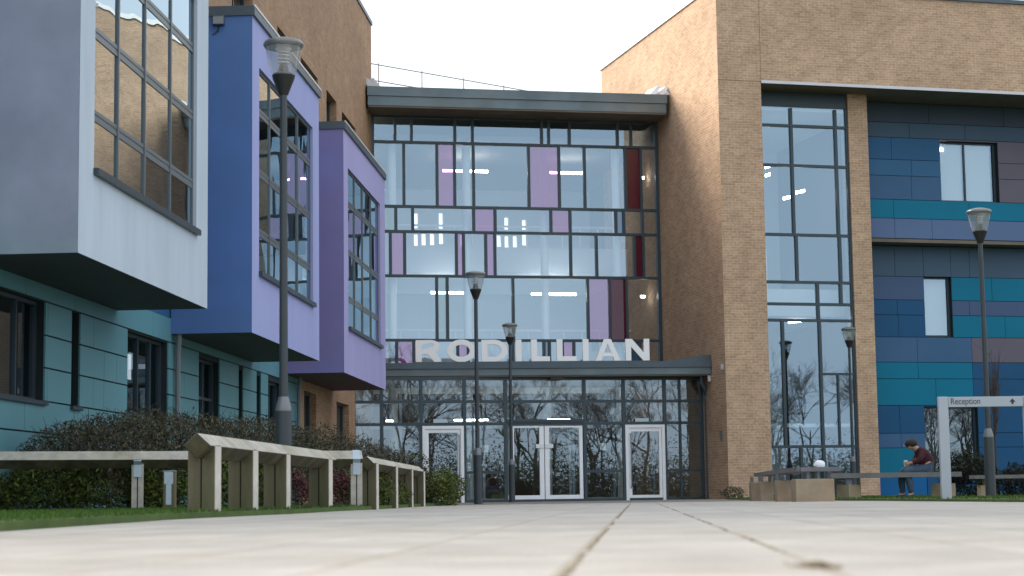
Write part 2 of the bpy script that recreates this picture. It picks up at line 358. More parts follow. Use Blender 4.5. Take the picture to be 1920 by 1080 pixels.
def opening(par, fr, h, y, mulls=(), tr=(), name="window", gm=GLASSD, fm=FRAME, t=.05, sill=True):
    a, b, c, d = h[:4]; m_ = MB()
    m_.box(a, a + t, y - .04, y + .04, c, d).box(b - t, b, y - .04, y + .04, c, d).box(a + t, b - t, y - .04, y + .04, c, c + t).box(a + t, b - t, y - .04, y + .04, d - t, d)
    for u in mulls: m_.box(u - t / 2, u + t / 2, y - .037, y + .037, c + t, d - t)
    for z in tr: m_.box(a + t, b - t, y - .034, y + .034, z - t / 2, z + t / 2)
    o = m_.build(name, fm, par, fr)
    MB().quad((a + t, y, c + t), (b - t, y, c + t), (b - t, y, d - t), (a + t, y, d - t)).build("pane", gm, o, fr)
    if sill: MB().box(a - .03, b + .03, -.05, y - .04, c - .05, c + .004).build("sill", fm, o, fr)
    return o
opening(LB, FB, gf[0], .16, (-32.6, -31.6), (), "window")
opening(LB, FB, gf[1], .16, (), (), "window")
dr = opening(LB, FB, gf[2], .16, (-25.75, -25.0), (), "door", sill=False)
for k, (a, b, c, d) in enumerate([(-26.55, -26.02, 2.06, 2.16), (-26.17, -26.02, 2.16, 2.46)]): pass
MB().quad((-26.6, .175, 2.05), (-25.95, .175, 2.05), (-25.95, .175, 2.45), (-26.18, .175, 2.45), (-26.18, .175, 2.17), (-26.6, .175, 2.17)).build("glow_mark", emit("white_glow", (.8, .88, .95), .55), dr, FB)  # white L mark behind the pane; its brightness is painted as glow
opening(LB, FB, gf[3], .16, (-21.3,), (2.0,), "door", sill=False)
opening(LB, FB, gf[4], .16); opening(LB, FB, gf[5], .16)
opening(LB, FB, gf[6], .16, (-15.1,), (), "door", sill=False)
opening(LB, FB, gb[0], .2); opening(LB, FB, gb[1], .2, (-5.75,), (), "door", sill=False)
for h in ub: opening(LB, FB, h, .22, ((h[0] + h[1]) / 2,), gm=GLASSD)
PIPE = mat("pipe_grey", (.22, .24, .26), .5)
for u in (-24.05, -12.75):
    MB().tube([(u, -.12, 3.3), (u, -.12, 2.86), (u + .12, -.07, 2.62), (u + .12, -.07, 0)], .045).box(u - .09, u + .09, -.2, -.03, 3.25, 3.5).build("drainpipe", PIPE, LB, FB, smooth=True)

def bay(u0, u1, z0, z1, wu0, wu1, wz0, wz1, mulls, trs, side, front, sof, label):
    D_ = -1.37
    b = MB()
    b.quad((u0, D_, z1 - .01), (u1, D_, z1 - .01), (u1, 0, z1 - .01), (u0, 0, z1 - .01)).quad((u0, D_, z0), (u0, D_, z1 - .01), (u0, 0, z1 - .01), (u0, 0, z0)).quad((u1, D_, z0), (u1, 0, z0), (u1, 0, z1 - .01), (u1, D_, z1 - .01))
    o = b.build("projecting_bay", side, LB, FB); o["label"] = label
    MB().wall(u0, u1, z0, z1, [(wu0, wu1, wz0, wz1)], y=D_ - .003, depth=.16).build("front_wall", front, o, FB)
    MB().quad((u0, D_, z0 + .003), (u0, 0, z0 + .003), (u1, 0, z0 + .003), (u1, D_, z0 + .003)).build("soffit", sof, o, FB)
    MB().box(u0 - .03, u1 + .03, D_ - .05, 0, z1 - .13, z1 + .04).build("coping", METAL, o, FB)
    MB().box(u0 - .032, u1 + .032, D_ - .058, D_ - .035, z1 + .015, z1 + .055).build("coping_edge", WHITEM, o, FB)
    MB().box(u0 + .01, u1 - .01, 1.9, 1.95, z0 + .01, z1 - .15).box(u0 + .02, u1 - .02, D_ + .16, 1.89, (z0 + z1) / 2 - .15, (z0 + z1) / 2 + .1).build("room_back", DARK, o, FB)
    fr = MB(); y0, y1 = D_ + .045, D_ + .09; t = .045
    fr.box(wu0, wu0 + t, y0, y1, wz0, wz1).box(wu1 - t, wu1, y0, y1, wz0, wz1).box(wu0 + t, wu1 - t, y0, y1, wz0, wz0 + t).box(wu0 + t, wu1 - t, y0, y1, wz1 - t, wz1)
    for u in mulls: fr.box(u - .024, u + .024, y0 - .01, y1, wz0 + t, wz1 - t)
    for z in trs: fr.box(wu0 + t, wu1 - t, y0 + .004, y1 - .01, z - .07, z - .02).box(wu0 + t, wu1 - t, y0 + .004, y1 - .01, z + .02, z + .07).box(wu0 + t, wu1 - t, y0 + .012, y1 - .01, z - .02, z + .02)
    w_ = fr.build("window_frame", mat("bay_frame", (.15, .18, .20), .4, .3), o, FB)
    MB().box(wu0 - .02, wu1 + .04, D_ - .07, D_ + .03, wz0 - .07, wz0 + .01).build("sill", FRAME, o, FB)
    us = [wu0 + t, *mulls, wu1 - t]; zs = [wz0 + t, *trs, wz1 - t]
    for a, c in zip(us, us[1:]):
        for d, e in zip(zs, zs[1:]):
            tl = random.uniform(-.004, .004); y = D_ + .06
            MB().quad((a, y - tl, d), (c, y + tl, d), (c, y + tl, e), (a, y - tl, e)).build("pane", GLASSB, o, FB)
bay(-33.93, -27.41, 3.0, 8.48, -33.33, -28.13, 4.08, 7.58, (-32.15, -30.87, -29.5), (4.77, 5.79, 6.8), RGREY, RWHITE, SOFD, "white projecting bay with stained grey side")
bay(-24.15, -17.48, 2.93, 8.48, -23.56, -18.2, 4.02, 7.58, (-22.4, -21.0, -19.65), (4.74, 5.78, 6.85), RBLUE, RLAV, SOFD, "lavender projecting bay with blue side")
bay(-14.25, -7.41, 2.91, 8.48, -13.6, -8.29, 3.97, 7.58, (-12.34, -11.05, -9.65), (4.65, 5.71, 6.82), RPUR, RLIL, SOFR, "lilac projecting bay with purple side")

# floodlight fixed to the blue bay side
fl = thing("floodlight", "dark floodlight on a curved bracket fixed high on the blue bay side", "light", (-4.93, 31.2, 0), 0)
fl["_f"] = [-4.93, 31.2, 0.]
MB().box(-.10, .10, -.20, -.02, 8.18, 8.34).build("lamp_housing", METAL, fl, bevel=.015)
MB().quad((-.085, -.203, 8.195), (.085, -.203, 8.195), (.085, -.203, 8.32), (-.085, -.203, 8.32)).build("lens", mat("flood_lens", (.25, .27, .28), .2), fl)
MB().tube([(0, -.1, 8.18), (-.01, -.1, 8.10), (-.08, -.08, 8.04), (-.22, -.03, 8.0), (-.24, .12, 8.0)], .022).build("bracket", METAL, fl, smooth=True)

# ================================================================== ENTRANCE BUILDING
EB = building("entrance_building", "glazed entrance block with patchwork curtain wall, lobby and grey flat roof", "building", FE)
L0 = -8.93
rows = [(3.95, 4.83, [(-8.18, 0), (-7.67, 'p'), (-6.34, 0), (-6.02, 'p'), (-4.65, 0), (-3.70, 0), (-3.53, 'b'), (-3.13, 0), (-2.77, 'p'), (-1.03, 0), (-.70, 'b'), (0, 0)]),
        (4.83, 6.76, [(-6.96, 0), (-6.64, 't'), (-4.63, 0), (-2.31, 0), (-1.62, 'p'), (-1.09, 'm'), (0, 0)]),
        (6.76, 8.10, [(-8.35, 0), (-7.92, 'p'), (-6.35, 0), (-6.13, 'p'), (-5.45, 0), (-5.17, 'p'), (-2.82, 0), (-2.01, 0), (-.82, 0), (-.53, 'm'), (0, 0)]),
        (8.10, 8.86, [(-8.18, 't'), (-7.67, 0), (-5.81, 0), (-5.15, 'p'), (-3.42, 0), (-2.82, 'p'), (-1.38, 0), (-1.13, 'b'), (-.54, 0), (0, 0)]),
        (8.86, 10.82, [(-7.93, 0), (-6.92, 0), (-6.38, 'p'), (-5.80, 0), (-4.09, 0), (-3.14, 'p'), (-2.34, 0), (-1.05, 0), (-.56, 'm'), (0, 0)]),
        (10.82, 11.60, [(-8.19, 0), (-7.69, 0), (-6.36, 0), (-5.82, 0), (-3.67, 0), (-3.45, 0), (-2.80, 0), (-1.28, 0), (-.85, 0), (0, 0)])]
cw = MB(); t = .038
for k, (z0, z1, ms) in enumerate(rows):
    for u, _ in ms[:-1]: cw.box(u - t, u + t, -.07, .09, z0 + t, z1 - t)
    cw.box(L0 + .1, -.1, -.072, .088, z0 - t, z0 + t)
cw.box(L0 + .1, -.1, -.072, .088, 11.6 - t, 11.66); cw.box(L0 - .1, L0 + .1, -.08, .09, 3.9, 11.66).box(-.1, .02, -.08, .09, 3.9, 11.66)
CW = cw.build("curtain_wall", FRAME, EB, FE)
gm = {0: GLASS, 'p': GPURP, 'm': GMAR, 't': GTEAL, 'b': GBLUE}
for z0, z1, ms in rows:
    a = L0 + .1
    for u, c in ms:
        e = u - t if u < 0 else -.1
        tl = random.uniform(-.0035, .0035)
        MB().quad((a, tl, z0 + t), (e, -tl, z0 + t), (e, -tl, z1 - t), (a, tl, z1 - t)).build("pane", gm[c], CW, FE)
        a = u + t
# roof with projecting grey fascia
MB().box(-9.16, -.06, -1.30, 13, 11.66, 11.94).build("roof", FASCIA, EB, FE)
MB().box(-9.18, -.04, -1.34, 13, 11.945, 12.22).build("roof_upstand", FASCIA, EB, FE)
MB().box(-9.14, -.08, -1.28, -.1, 11.61, 11.655).build("roof_soffit", SOFFIT, EB, FE)
g = MB()
for u in (-.55, -.30, -.05):
    g.quad((u, -1.2, 12.23), (u + .22, -1.25, 12.26), (u + .38, -1.1, 12.52), (u + .30, -1.05, 12.55))
    g.quad((u, -1.2, 12.23), (u + .30, -1.05, 12.55), (u + .1, -.6, 12.5), (u - .1, -.6, 12.23))
g.build("flashing", WHITEM, EB, FE); g = MB()
for u in (-9.15, -8.98): g.quad((u, -1.2, 12.2), (u + .2, -1.25, 12.23), (u + .02, -1.1, 12.52), (u - .1, -1.05, 12.5)).quad((u, -1.2, 12.2), (u - .1, -1.05, 12.5), (u - .1, -.6, 12.45), (u, -.6, 12.2))
g.build("flashing", WHITEM, EB, FE)
# interior: galleries, columns, back wall with windows, lit tubes
INW = mat("interior_white", (.74, .80, .84), .8); INC = mat("interior_column", (.93, .95, .96), .5); INB = mat("interior_tan", (.20, .19, .17), .8)
hl = [(a, a + .15, z, z + h_) for a in (-6.25, -5.98, -5.68, -5.36, -4.6, -3.28, -3.0, -2.7, -2.36) for z, h_ in ((8.95 + (a * 7 % .11), .42), (9.6, .25 + (a * 13 % .35))) if z < 9.2 or a in (-6.25, -5.36, -3.0, -2.36)]
MB().wall(L0 - .15, .15, 0, 11.6, hl + [(L0 + .1, -.1, .1, 4.7), (L0 + .1, -.1, 8.12, 8.7)], y=9.5, depth=.2).build("back_wall", INW, EB, FE)  # the two full-width openings are added out of view to let daylight in
MB().box(L0 - .5, .3, 3.2, 9.4, 7.26, 7.9).box(L0 - .5, .3, 3.2, 3.3, 7.9, 8.09).box(L0 - .5, .3, 3.0, 9.4, 3.7, 4.05).box(L0 - .5, .3, 3.0, 3.1, 4.05, 4.75).build("gallery", INW, EB, FE)
MB().box(L0 - .6, .3, .12, 9.5, 11.0, 11.1).box(L0 - .6, L0 - .15, .12, 9.5, 0, 11).build("ceiling", INB, EB, FE)
MB().box(.12, .3, .12, 9.5, 0, 11).build("side_wall", INB, EB, FE)
MB().box(L0, .1, .1, 9.4, .0, .03).build("floor", INB, EB, FE)
for u in (-8.22, -5.93, -3.52, -1.22): cyl(u - .01, .48, .13, .125, .03, 10.99, 16).build("column", INC, EB, FE, smooth=True)
for z in (4.76, 8.10):
    g = MB().box(L0 - .4, .25, 3.02, 3.07, z + .62, z + .68)
    for k in range(16): g.box(L0 + .1 + k * .585, L0 + .14 + k * .585, 3.03, 3.06, z, z + .62)
    g.build("balustrade", INC, EB, FE)
for (a, b, z, y) in ((-6.26, -4.79, 10.52, 3), (-2.75, -1.68, 10.53, 3), (-.27, -.19, 10.05, .9), (-6.7, -5.5, 6.58, 2.8), (-3.46, -2.0, 6.56, 2.8), (-.36, -.24, 6.30, .95), (-9.0, -8.75, 10.5, 3)):
    MB().box(a, b, y, y + .07, z - .035, z + .035).build("light_tube", LIT, EB, FE)

# lobby front
lz = [(.05, 2.168), (2.168, 2.813), (2.813, 3.46)]
lm = [-10.06, -9.28, -8.175, -6.95, -5.78, -3.50, -2.35, -1.14, 0.0]
g = MB(); t = .045
for u in lm[1:-1]: g.box(u - t, u + t, -.06, .06, .0, 3.5)
g.box(-10.11, -10.01, -.06, .06, 0, 3.5).box(-.09, .0, -.06, .06, 0, 3.5).box(-.72, -.66, -.055, .055, 0, 3.5)
for a, b in zip(lm, lm[1:]):
    for z in (2.813, 2.19, 3.46, .03): g.box(a + t, b - t, -.055, .055, z - .04 if z != .03 else 0, z + .04)
for a, b in ((-9.28, -8.175), (-6.95, -5.78), (-3.5, -2.35), (-1.14, 0)): g.box(a + t, b - t, -.05, .05, .80, .87)
g.box(-5.74, -3.54, -.09, .05, 2.23, 2.31)
LF = g.build("lobby_front", FRAME, EB, FL)
for a, b in zip(lm, lm[1:]):
    for z0, z1 in lz:
        if z0 < 1 and (a, b) in ((-8.175, -6.95), (-5.78, -3.50), (-2.35, -1.14)): continue
        tl = random.uniform(-.003, .003)
        MB().quad((a + t, tl, z0), (b - t, -tl, z0), (b - t, -tl, z1), (a + t, tl, z1)).build("pane", GLASSD, LF, FL)
DW = mat("door_white", (.88, .91, .95), .35, noise=.03); STEEL = mat("steel_handle", (.35, .37, .4), .3, .8)
def leaf(a, b, z1, st, bot=.16, top=.13, name="door", st2=None, mat_l=None):
    st2 = st if st2 is None else st2; M_ = mat_l or DW
    o = MB().box(a, a + st, -.05, .03, .03, z1).box(b - st2, b, -.05, .03, .03, z1).box(a + st, b - st2, -.047, .027, .03, .03 + bot).box(a + st, b - st2, -.047, .027, z1 - top, z1).build(name, M_, EB, FL, bevel=.006)
    MB().quad((a + st, -.01, .03 + bot), (b - st2, -.01, .03 + bot), (b - st2, -.01, z1 - top), (a + st, -.01, z1 - top)).build("pane", GLASSD, o, FL)
    return o
for (a, b, hx) in ((-8.15, -6.98, -7.12), (-2.325, -1.16, -2.18)):
    fr = MB().box(a, a + .09, -.075, .04, .0, 2.14).box(b - .09, b, -.075, .04, .0, 2.14).box(a + .09, b - .09, -.075, .04, 2.05, 2.14).build("door_frame", DW, EB, FL, bevel=.005)
    o = leaf(a + .095, b - .095, 2.045, .085, .12, .10)
    MB().tube([(hx, -.06, .35), (hx, -.12, .4), (hx, -.12, 1.85), (hx, -.06, 1.9)], .016).build("handle", STEEL, o, FL, smooth=True)
PALE = mat("door_stile_pale", (.33, .40, .46), .4)
dl = leaf(-5.60, -4.69, 2.12, .05, .15, .05, st2=.13); dn = leaf(-4.665, -3.57, 2.12, .13, .15, .05, st2=.10)
MB().box(-4.93, -4.70, -.075, -.052, 1.50, 1.61).build("push_plate", WHITE, dl, FL)
MB().box(-4.655, -4.43, -.075, -.052, 1.50, 1.61).build("push_plate", WHITE, dn, FL)
MB().box(-5.74, -5.61, -.03, .03, .03, .19).build("threshold", DW, EB, FL)
for a, b in ((-7.84, -7.44), (-2.03, -1.63)): MB().box(a, b, -.075, -.063, 2.225, 2.325).build("door_sign", mat("pale_sign", (.5, .62, .66), .5), EB, FL)
NOTE = mat("notice_paper", (.75, .8, .85), .7)
for u, z in ((-6.35, 1.5), (-2.95, 1.53)): MB().box(u - .09, u + .09, .06, .064, z - .1, z + .1).build("notice", NOTE, EB, FL)
# inner screen and lobby shell
g = MB()
for u in (-9.6, -8.4, -6.4, -5.95, -5.2, -4.1, -3.35, -3.25, -2.0, -.8): g.box(u - .035, u + .035, 2.5, 2.58, .03, 3.2)
g.box(-10, -.1, 2.5, 2.57, 2.15, 2.25).box(-10, -.1, 2.51, 2.56, .03, .1)
g.build("inner_screen", PALE, EB, FL)
MB().box(-10.3, .4, .2, 3.2, 3.40, 3.49).box(-10.0, -.1, .1, 10, -.02, .028).build("lobby_ceiling", mat("lobby_inner", (.16, .15, .14), .8), EB, FL)
MB().box(-10.0, .6, 6.2, 6.3, .03, 3.39).box(.02, .1, .1, 3.1, .03, 3.39).build("lobby_wall", mat("lobby_brown", (.10, .075, .055), .8, noise=.3, scale=1.5), EB, FL)
for a, b, y in ((-7.08, -6.1, .9), (-4.36, -3.7, .9), (-9.0, -8.8, 1.2)): MB().box(a, b, y, y + .06, 2.32, 2.36).build("light_tube", LIT, EB, FL)
# things pinned on the inside brick and red chairs glimpsed at the right
for u, z, s_ in ((-.48, 1.95, .12), (-.30, 1.8, .11), (-.58, 1.65, .1)): MB().box(u - s_ / 2, u + s_ / 2, 1.6, 1.62, z - s_ * .8, z + s_ * .8).build("notice", mat("dim_notice", (.16, .17, .19), .8), EB, FL)
# canopy over the lobby
CN = MB().box(-9.9, -.02, 0, 3.2, 3.54, 3.73).build("canopy", FASCIA, EB, FC)
MB().box(-9.92, 0, -.05, 3.2, 3.735, 3.905).build("canopy_upstand", METAL, CN, FC)
MB().box(-9.85, -.05, .03, 1.2, 3.50, 3.538).build("canopy_soffit", SOFFIT, CN, FC)
g = MB(); g.v += [(-1.35, -.02, 3.906), (-.02, -.02, 3.906), (-.02, -.02, 4.09), (-1.35, 2.2, 3.906), (-.02, 2.2, 3.906), (-.02, 2.2, 4.09)]
g.f += [(0, 1, 2), (3, 5, 4), (0, 3, 4, 1), (1, 4, 5, 2), (0, 2, 5, 3)]
g.build("end_flashing", METAL, CN, FC)
MB().box(-.10, -.02, .05, .13, 3.33, 3.50).build("security_light", WHITEM, CN, FC)
MB().box(-4.6, -4.2, .06, .2, 3.42, 3.50).build("door_sensor", DARK, CN, FC)
MB().tube([(-.22, .35, 3.5), (-.22, .35, 3.3), (-.10, .45, 3.1), (-.05, .52, 2.98), (-.05, .52, .02)], .07).build("drainpipe", METAL, EB, FC, smooth=True)

# raised letters standing on the canopy
SG = thing("sign_lettering", "large white raised capital letters RODILLIAN standing on the entrance canopy", "sign", (FC[0], FC[1], 0), FC[2])
LETM = mat("letter_white", (.95, .96, .97), .45)
def letter(ch, x, w_, z0=3.935, H=.615, st=.165):
    cu = bpy.data.curves.new("c", 'CURVE'); cu.dimensions = '2D'; cu.fill_mode = 'BOTH'; cu.extrude = .04
    def sp(pts):
        q = cu.splines.new('POLY'); q.points.add(len(pts) - 1); q.use_cyclic_u = True
        for k, (a, b) in enumerate(pts): q.points[k].co = (a, b, 0, 1)
    def arc(cx, cy, rx, ry, a0, a1, n=16, e=2.): return [(cx + rx * math.copysign(abs(cos(R(a0 + (a1 - a0) * k / n))) ** (2 / e), cos(R(a0 + (a1 - a0) * k / n))), cy + ry * math.copysign(abs(sin(R(a0 + (a1 - a0) * k / n))) ** (2 / e), sin(R(a0 + (a1 - a0) * k / n)))) for k in range(n + 1)]
    hs = st * .82
    if ch == 'I': sp([(0, 0), (st, 0), (st, H), (0, H)])
    elif ch == 'L': sp([(0, 0), (w_, 0), (w_, hs), (st, hs), (st, H), (0, H)])
    elif ch == 'N': sp([(0, 0), (st * .95, 0), (st * .95, H * .64), (w_ - st * 1.1, 0), (w_, 0), (w_, H), (w_ - st * .95, H), (w_ - st * .95, H * .36), (st * 1.1, H), (0, H)])
    elif ch == 'A':
        m_ = w_ / 2; sp([(0, 0), (st * 1.05, 0), (st * 1.05 + .045, H * .19), (w_ - st * 1.05 - .045, H * .19), (w_ - st * 1.05, 0), (w_, 0), (m_ + st * .58, H), (m_ - st * .58, H)])
        sp([(m_ - .105, H * .37), (m_ + .105, H * .37), (m_, H * .78)])
    elif ch == 'O':
        sp(arc(w_ / 2, H / 2, w_ / 2, H / 2 + .012, 0, 360, 40)[:-1]); sp(arc(w_ / 2, H / 2, w_ / 2 - st, H / 2 - hs, 0, 360, 40)[:-1])
    elif ch == 'D':
        rx = w_ * .52; sp([(0, 0)] + arc(w_ - rx, H / 2, rx, H / 2, -90, 90, 20) + [(0, H)]); rx2 = rx - st
        sp([(st, hs)] + arc(w_ - rx, H / 2, rx2, H / 2 - hs, -90, 90, 20) + [(st, H - hs)])
    elif ch == 'R':
        ry = H * .29; cx = w_ * .60; rx = w_ * .36
        sp([(0, 0), (st, 0), (st, H * .36), (w_ * .46, H * .36), (w_ - st * 1.25, H * .06), (w_ - st * 1.2, 0), (w_, 0), (w_ - .02, H * .12), (w_ - .12, H * .40)] + arc(cx, H - ry, rx, ry, -60, 90, 14) + [(0, H)])
        sp([(st, H * .55)] + arc(cx, H - H * .225, rx - st * .9, H * .095, -90, 90, 10)[0:] + [(st, H - hs)])
    ob = bpy.data.objects.new("tmp", cu); COL.objects.link(ob)
    me = bpy.data.meshes.new_from_object(ob.evaluated_get(bpy.context.evaluated_depsgraph_get())); bpy.data.objects.remove(ob)
    me.transform(Matrix.Translation((x, .06, z0)) @ Matrix.Rotation(R(90), 4, 'X')); me.materials.clear(); me.materials.append(LETM)
    o = bpy.data.objects.new("letter", me); COL.objects.link(o); o.parent = SG; o["label"] = "white capital letter " + ch
ux = lambda px: -8.385 + (px - 780) * .01511
for ch, a, b in (('R', 780, 826), ('O', 838, 891), ('D', 902, 950), ('I', 966, 977), ('L', 995, 1030), ('L', 1043, 1080), ('I', 1092, 1103), ('A', 1115, 1163), ('N', 1173, 1218)):
    letter(ch, ux(a), ux(b) - ux(a))
MB().box(-8.45, -1.7, .02, .10, 3.906, 3.934).build("mounting_rail", METAL, SG)

# roof railing
RL = thing("roof_railing", "thin grey metal guard rail along the entrance roof against the sky", "railing", (-4.9, 57.5, 0), R(41.0))
RLM = mat("rail_galv", (.30, .31, .30), .5, .4)
for z in (13.85, 13.32): MB().tube([(-.4, 0, z), (9.5, 0, z)], .018, 6).build("rail", RLM, RL, smooth=True)
for k in range(6): MB().tube([(1.0 + k * 1.75, 0, 12.2), (1.0 + k * 1.75, 0, 13.9)], .022, 6).build("post", RLM, RL, smooth=True)

# ================================================================== RIGHT BUILDING
RB = building("brick_building", "right wing in orange brick with corner tower, tall window strip and blue and teal panels", "building", FR)
MB().wall(-5.6, 5.3, 0, 14.55, [], y=0).build("flank_wall", BRICK, RB, FT)
g = MB().wall(0, 1.30, 0, 14.5, []).wall(1.30, 40, 11.80, 14.5, [])
g.quad((1.30, 0, 0), (1.30, 1.7, 0), (1.30, 1.7, 11.8), (1.30, 0, 11.8)).quad((40, 0, 11.8), (40, 0, 14.5), (40, 14, 14.5), (40, 14, 11.8))
g.build("front_wall", BRICK, RB, FR)
# movement joints
MB().box(1.30, 1.312, -.004, 0, 11.86, 14.5).box(.0, 1.3, -.004, 0, 11.80, 11.812).build("movement_joint", mat("joint_seal", (.2, .14, .09), .9), RB, FR)
MB().box(-5.65, 5.35, -.05, .3, 14.55, 14.68).build("coping", WHITEM, RB, FT)
MB().box(-.05, 40, -.06, .3, 14.5, 14.62).build("coping", METAL, RB, FR)
g = MB(); g.v += [(0, .1, 14.49), (40, .1, 14.49), (40, 14, 14.49), (2.4, 11.3, 14.49)]; g.f.append((0, 1, 2, 3)); g.build("roof", METAL, RB, FR)
MB().box(1.312, 40, -.03, 1.72, 11.765, 11.797).build("soffit", SOFFIT, RB, FR)
MB().box(1.30, 40, -.055, -.031, 11.755, 11.84).build("soffit_edge", WHITEM, RB, FR)
g = MB().wall(4.375, 4.985, 0, 11.764, [], y=.88); g.quad((4.375, .88, 0), (4.375, .88, 11.764), (4.375, 1.4, 11.764), (4.375, 1.4, 0)).quad((4.985, .88, 0), (4.985, 2.4, 0), (4.985, 2.4, 11.764), (4.985, .88, 11.764))
g.build("pillar", BRICK, RB, FR)
# window strip
sv = [(7.564, 11.33, [2.604, 4.0]), (6.185, 7.564, [2.66, 4.02]), (5.55, 6.185, [3.275, 4.005]), (5.08, 5.55, [3.278]),
      (1.458, 5.08, [2.15, 3.30]), (.05, 1.458, [2.61, 3.31])]
g = MB(); t = .04
x0, x1, y = 1.35, 4.37, 1.0
g.box(x0, x1, y - .05, y + .1, 11.33, 11.764).box(x1 - .05, x1, y - .06, y + .1, 0, 11.33).box(x0, x0 + .08, y - .06, y + .1, 0, 11.33)
hz = [10.765, 9.594, 7.564, 6.185, 5.55, 5.08, 1.458, .07]
for z in hz: g.box(x0 + .08, x1 - .05, y - .05, y + .08, z - t, z + t)
g.box(3.34, x1 - .05, y - .048, y + .07, 3.50, 3.57)
for a, b, ms in sv:
    for u in ms: g.box(u - t, u + t, y - .06, y + .09, a + t, b - t)
g.box(3.80, 3.85, y - .055, y + .09, 1.5, 3.5)
WS = g.build("window_strip", FRAME, RB, FR)
for a, b, ms in sv + []:
    zc = [a] + [z for z in (9.594, 10.765, 2.066) if a < z < b] + [b]
    for c, d in zip(zc, zc[1:]):
        us = [x0 + .08] + ms + [x1 - .05]
        for e, f in zip(us, us[1:]):
            tl = random.uniform(-.0015, .0015)
            MB().quad((e, y + tl, c), (f, y - tl, c), (f, y - tl, d), (e, y + tl, d)).build("pane", GLASS, WS, FR)
# rooms behind the strip
hl = [(1.6 + k * .62, 1.95 + k * .62, 6.5, 8.2) for k in range(5)]
MB().wall(1.2, 5.2, 0, 11.6, hl, y=7.5).box(1.2, 4.95, 1.12, 7.5, 11.24, 11.7).build("back_wall", INW, RB, FR)
MB().box(1.31, 1.34, 1.12, 7.6, 0, 11.75).box(4.9, 5.0, 1.2, 7.6, 0, 11.75).build("inner_walls", INB, RB, FR)
MB().box(1.35, 4.9, 2.0, 7.4, 5.3, 5.6).box(1.35, 4.9, 2.0, 2.05, 5.6, 6.1).box(1.35, 4.9, 1.2, 7.4, .0, .03).build("floor_slab", INW, RB, FR)
g = MB()
for a, b, c, d, z in ((3.2, 3.42, 3.1, 3.0, 8.93), (3.55, 3.8, 2.95, 2.85, 9.1), (2.6, 2.76, 3, 3, 9.85), (2.6, 2.76, 3, 3, 9.6), (3.2, 3.67, 3.0, 2.9, 5.18)):
    MB().quad((a, c, z), (b, d, z + .05), (b, d, z + .14), (a, c, z + .09)).build("ceiling_light", LIT, RB, FR)
MB().box(1.4, 4.3, 1.12, 1.2, 2.02, 2.12).build("rail", mat("inner_rail", (.45, .55, .6), .4), RB, FR)

# coloured rainscreen panels
PC = {'k': (.050, .075, .110), 's': (.058, .105, .165), 'b': (.026, .115, .25), 'u': (.04, .135, .28), 'n': (.05, .125, .25), 't': (.0, .17, .29),
      'l': (.105, .165, .31), 'g': (.135, .125, .165), 'd': (.012, .085, .20), 'v': (.062, .105, .205), 'w': (.005, .12, .32), 'h': (.05, .075, .10), 'c': (.0, .16, .27)}
PM = {k: mat("panel_" + k, c, .5, noise=.05, scale=.8, spec=.2) for k, c in PC.items()}
def panels(name, y, rows_, hole, x_end, x_start):
    MB().wall(x_start, x_end, rows_[-1][1] - .02, rows_[0][0] + .02, hole, y=y + .04, depth=.25).build("cladding_backing", TEALDK, RB, FR)
    for z1, z0, segs in rows_:
        a = x_start
        for e, c in segs:
            e = min(e, x_end); pieces = [(a, e, z0, z1)]
            for h in hole:
                new = []
                for (q0, q1, w0, w1) in pieces:
                    if h[1] <= q0 or h[0] >= q1 or h[3] <= w0 or h[2] >= w1: new.append((q0, q1, w0, w1)); continue
                    if q0 < h[0]: new.append((q0, h[0], w0, w1))
                    if q1 > h[1]: new.append((h[1], q1, w0, w1))
                    if w1 > h[3]: new.append((max(q0, h[0]), min(q1, h[1]), h[3], w1))
                    if w0 < h[2]: new.append((max(q0, h[0]), min(q1, h[1]), w0, h[2]))
                pieces = new
            mb = MB()
            for q in pieces:
                if q[1] - q[0] > .03 and q[3] - q[2] > .03: mb.box(q[0] + .006, q[1] - .006, y, y + .03, q[2] + .008, q[3] - .008)
            if mb.v: mb.build(name, PM[c], RB, FR)
            a = e
up = [(11.75, 11.15, [(7.4, 'k'), (9.9, 'k'), (40, 'k')]), (11.15, 10.69, [(6.74, 's'), (8.59, 's'), (11, 's'), (40, 's')]),
      (10.69, 10.02, [(6.13, 'b'), (7.73, 'b'), (10.6, 'g'), (40, 'g')]), (10.02, 9.53, [(6.77, 'u'), (8, 'u'), (10.9, 'g'), (40, 'g')]),
      (9.53, 8.81, [(6.74, 'n'), (8.6, 'n'), (10.8, 'g'), (40, 'u')]), (8.81, 8.24, [(6.13, 't'), (8.62, 't'), (40, 't')]),
      (8.24, 7.64, [(6.15, 'l'), (7.37, 'l'), (9.0, 'l'), (40, 'l')])]
wu = (7.73, 9.66, 8.81, 10.64)
panels("cladding_panel", 1.7, up, [wu], 40, 4.99)
lo = [(7.50, 6.575, [(6.4, 's'), (8.88, 's'), (40, 's')]), (6.575, 5.866, [(7.6, 'v'), (9.6, 'c'), (40, 'c')]), (5.866, 5.41, [(6.43, 'd'), (7.6, 'd'), (8.82, 'v'), (40, 'v')]),
      (5.41, 4.744, [(6.45, 'd'), (7.6, 'd'), (10, 'c'), (40, 'c')]), (4.744, 3.99, [(7.04, 'n'), (8.85, 'n'), (40, 'g')]), (3.99, 3.493, [(7.04, 't'), (8.84, 't'), (40, 'd')]),
      (3.493, 2.70, [(7.6, 't'), (8.84, 't'), (40, 'd')]), (2.70, 1.87, [(6.38, 'd'), (9.5, 'd'), (40, 'd')]), (1.87, 1.436, [(6.4, 'n'), (7.2, 'n'), (40, 'd')]),
      (1.436, .689, [(7.2, 'c'), (40, 'd')]), (.689, .0, [(7.2, 'w'), (40, 'd')])]
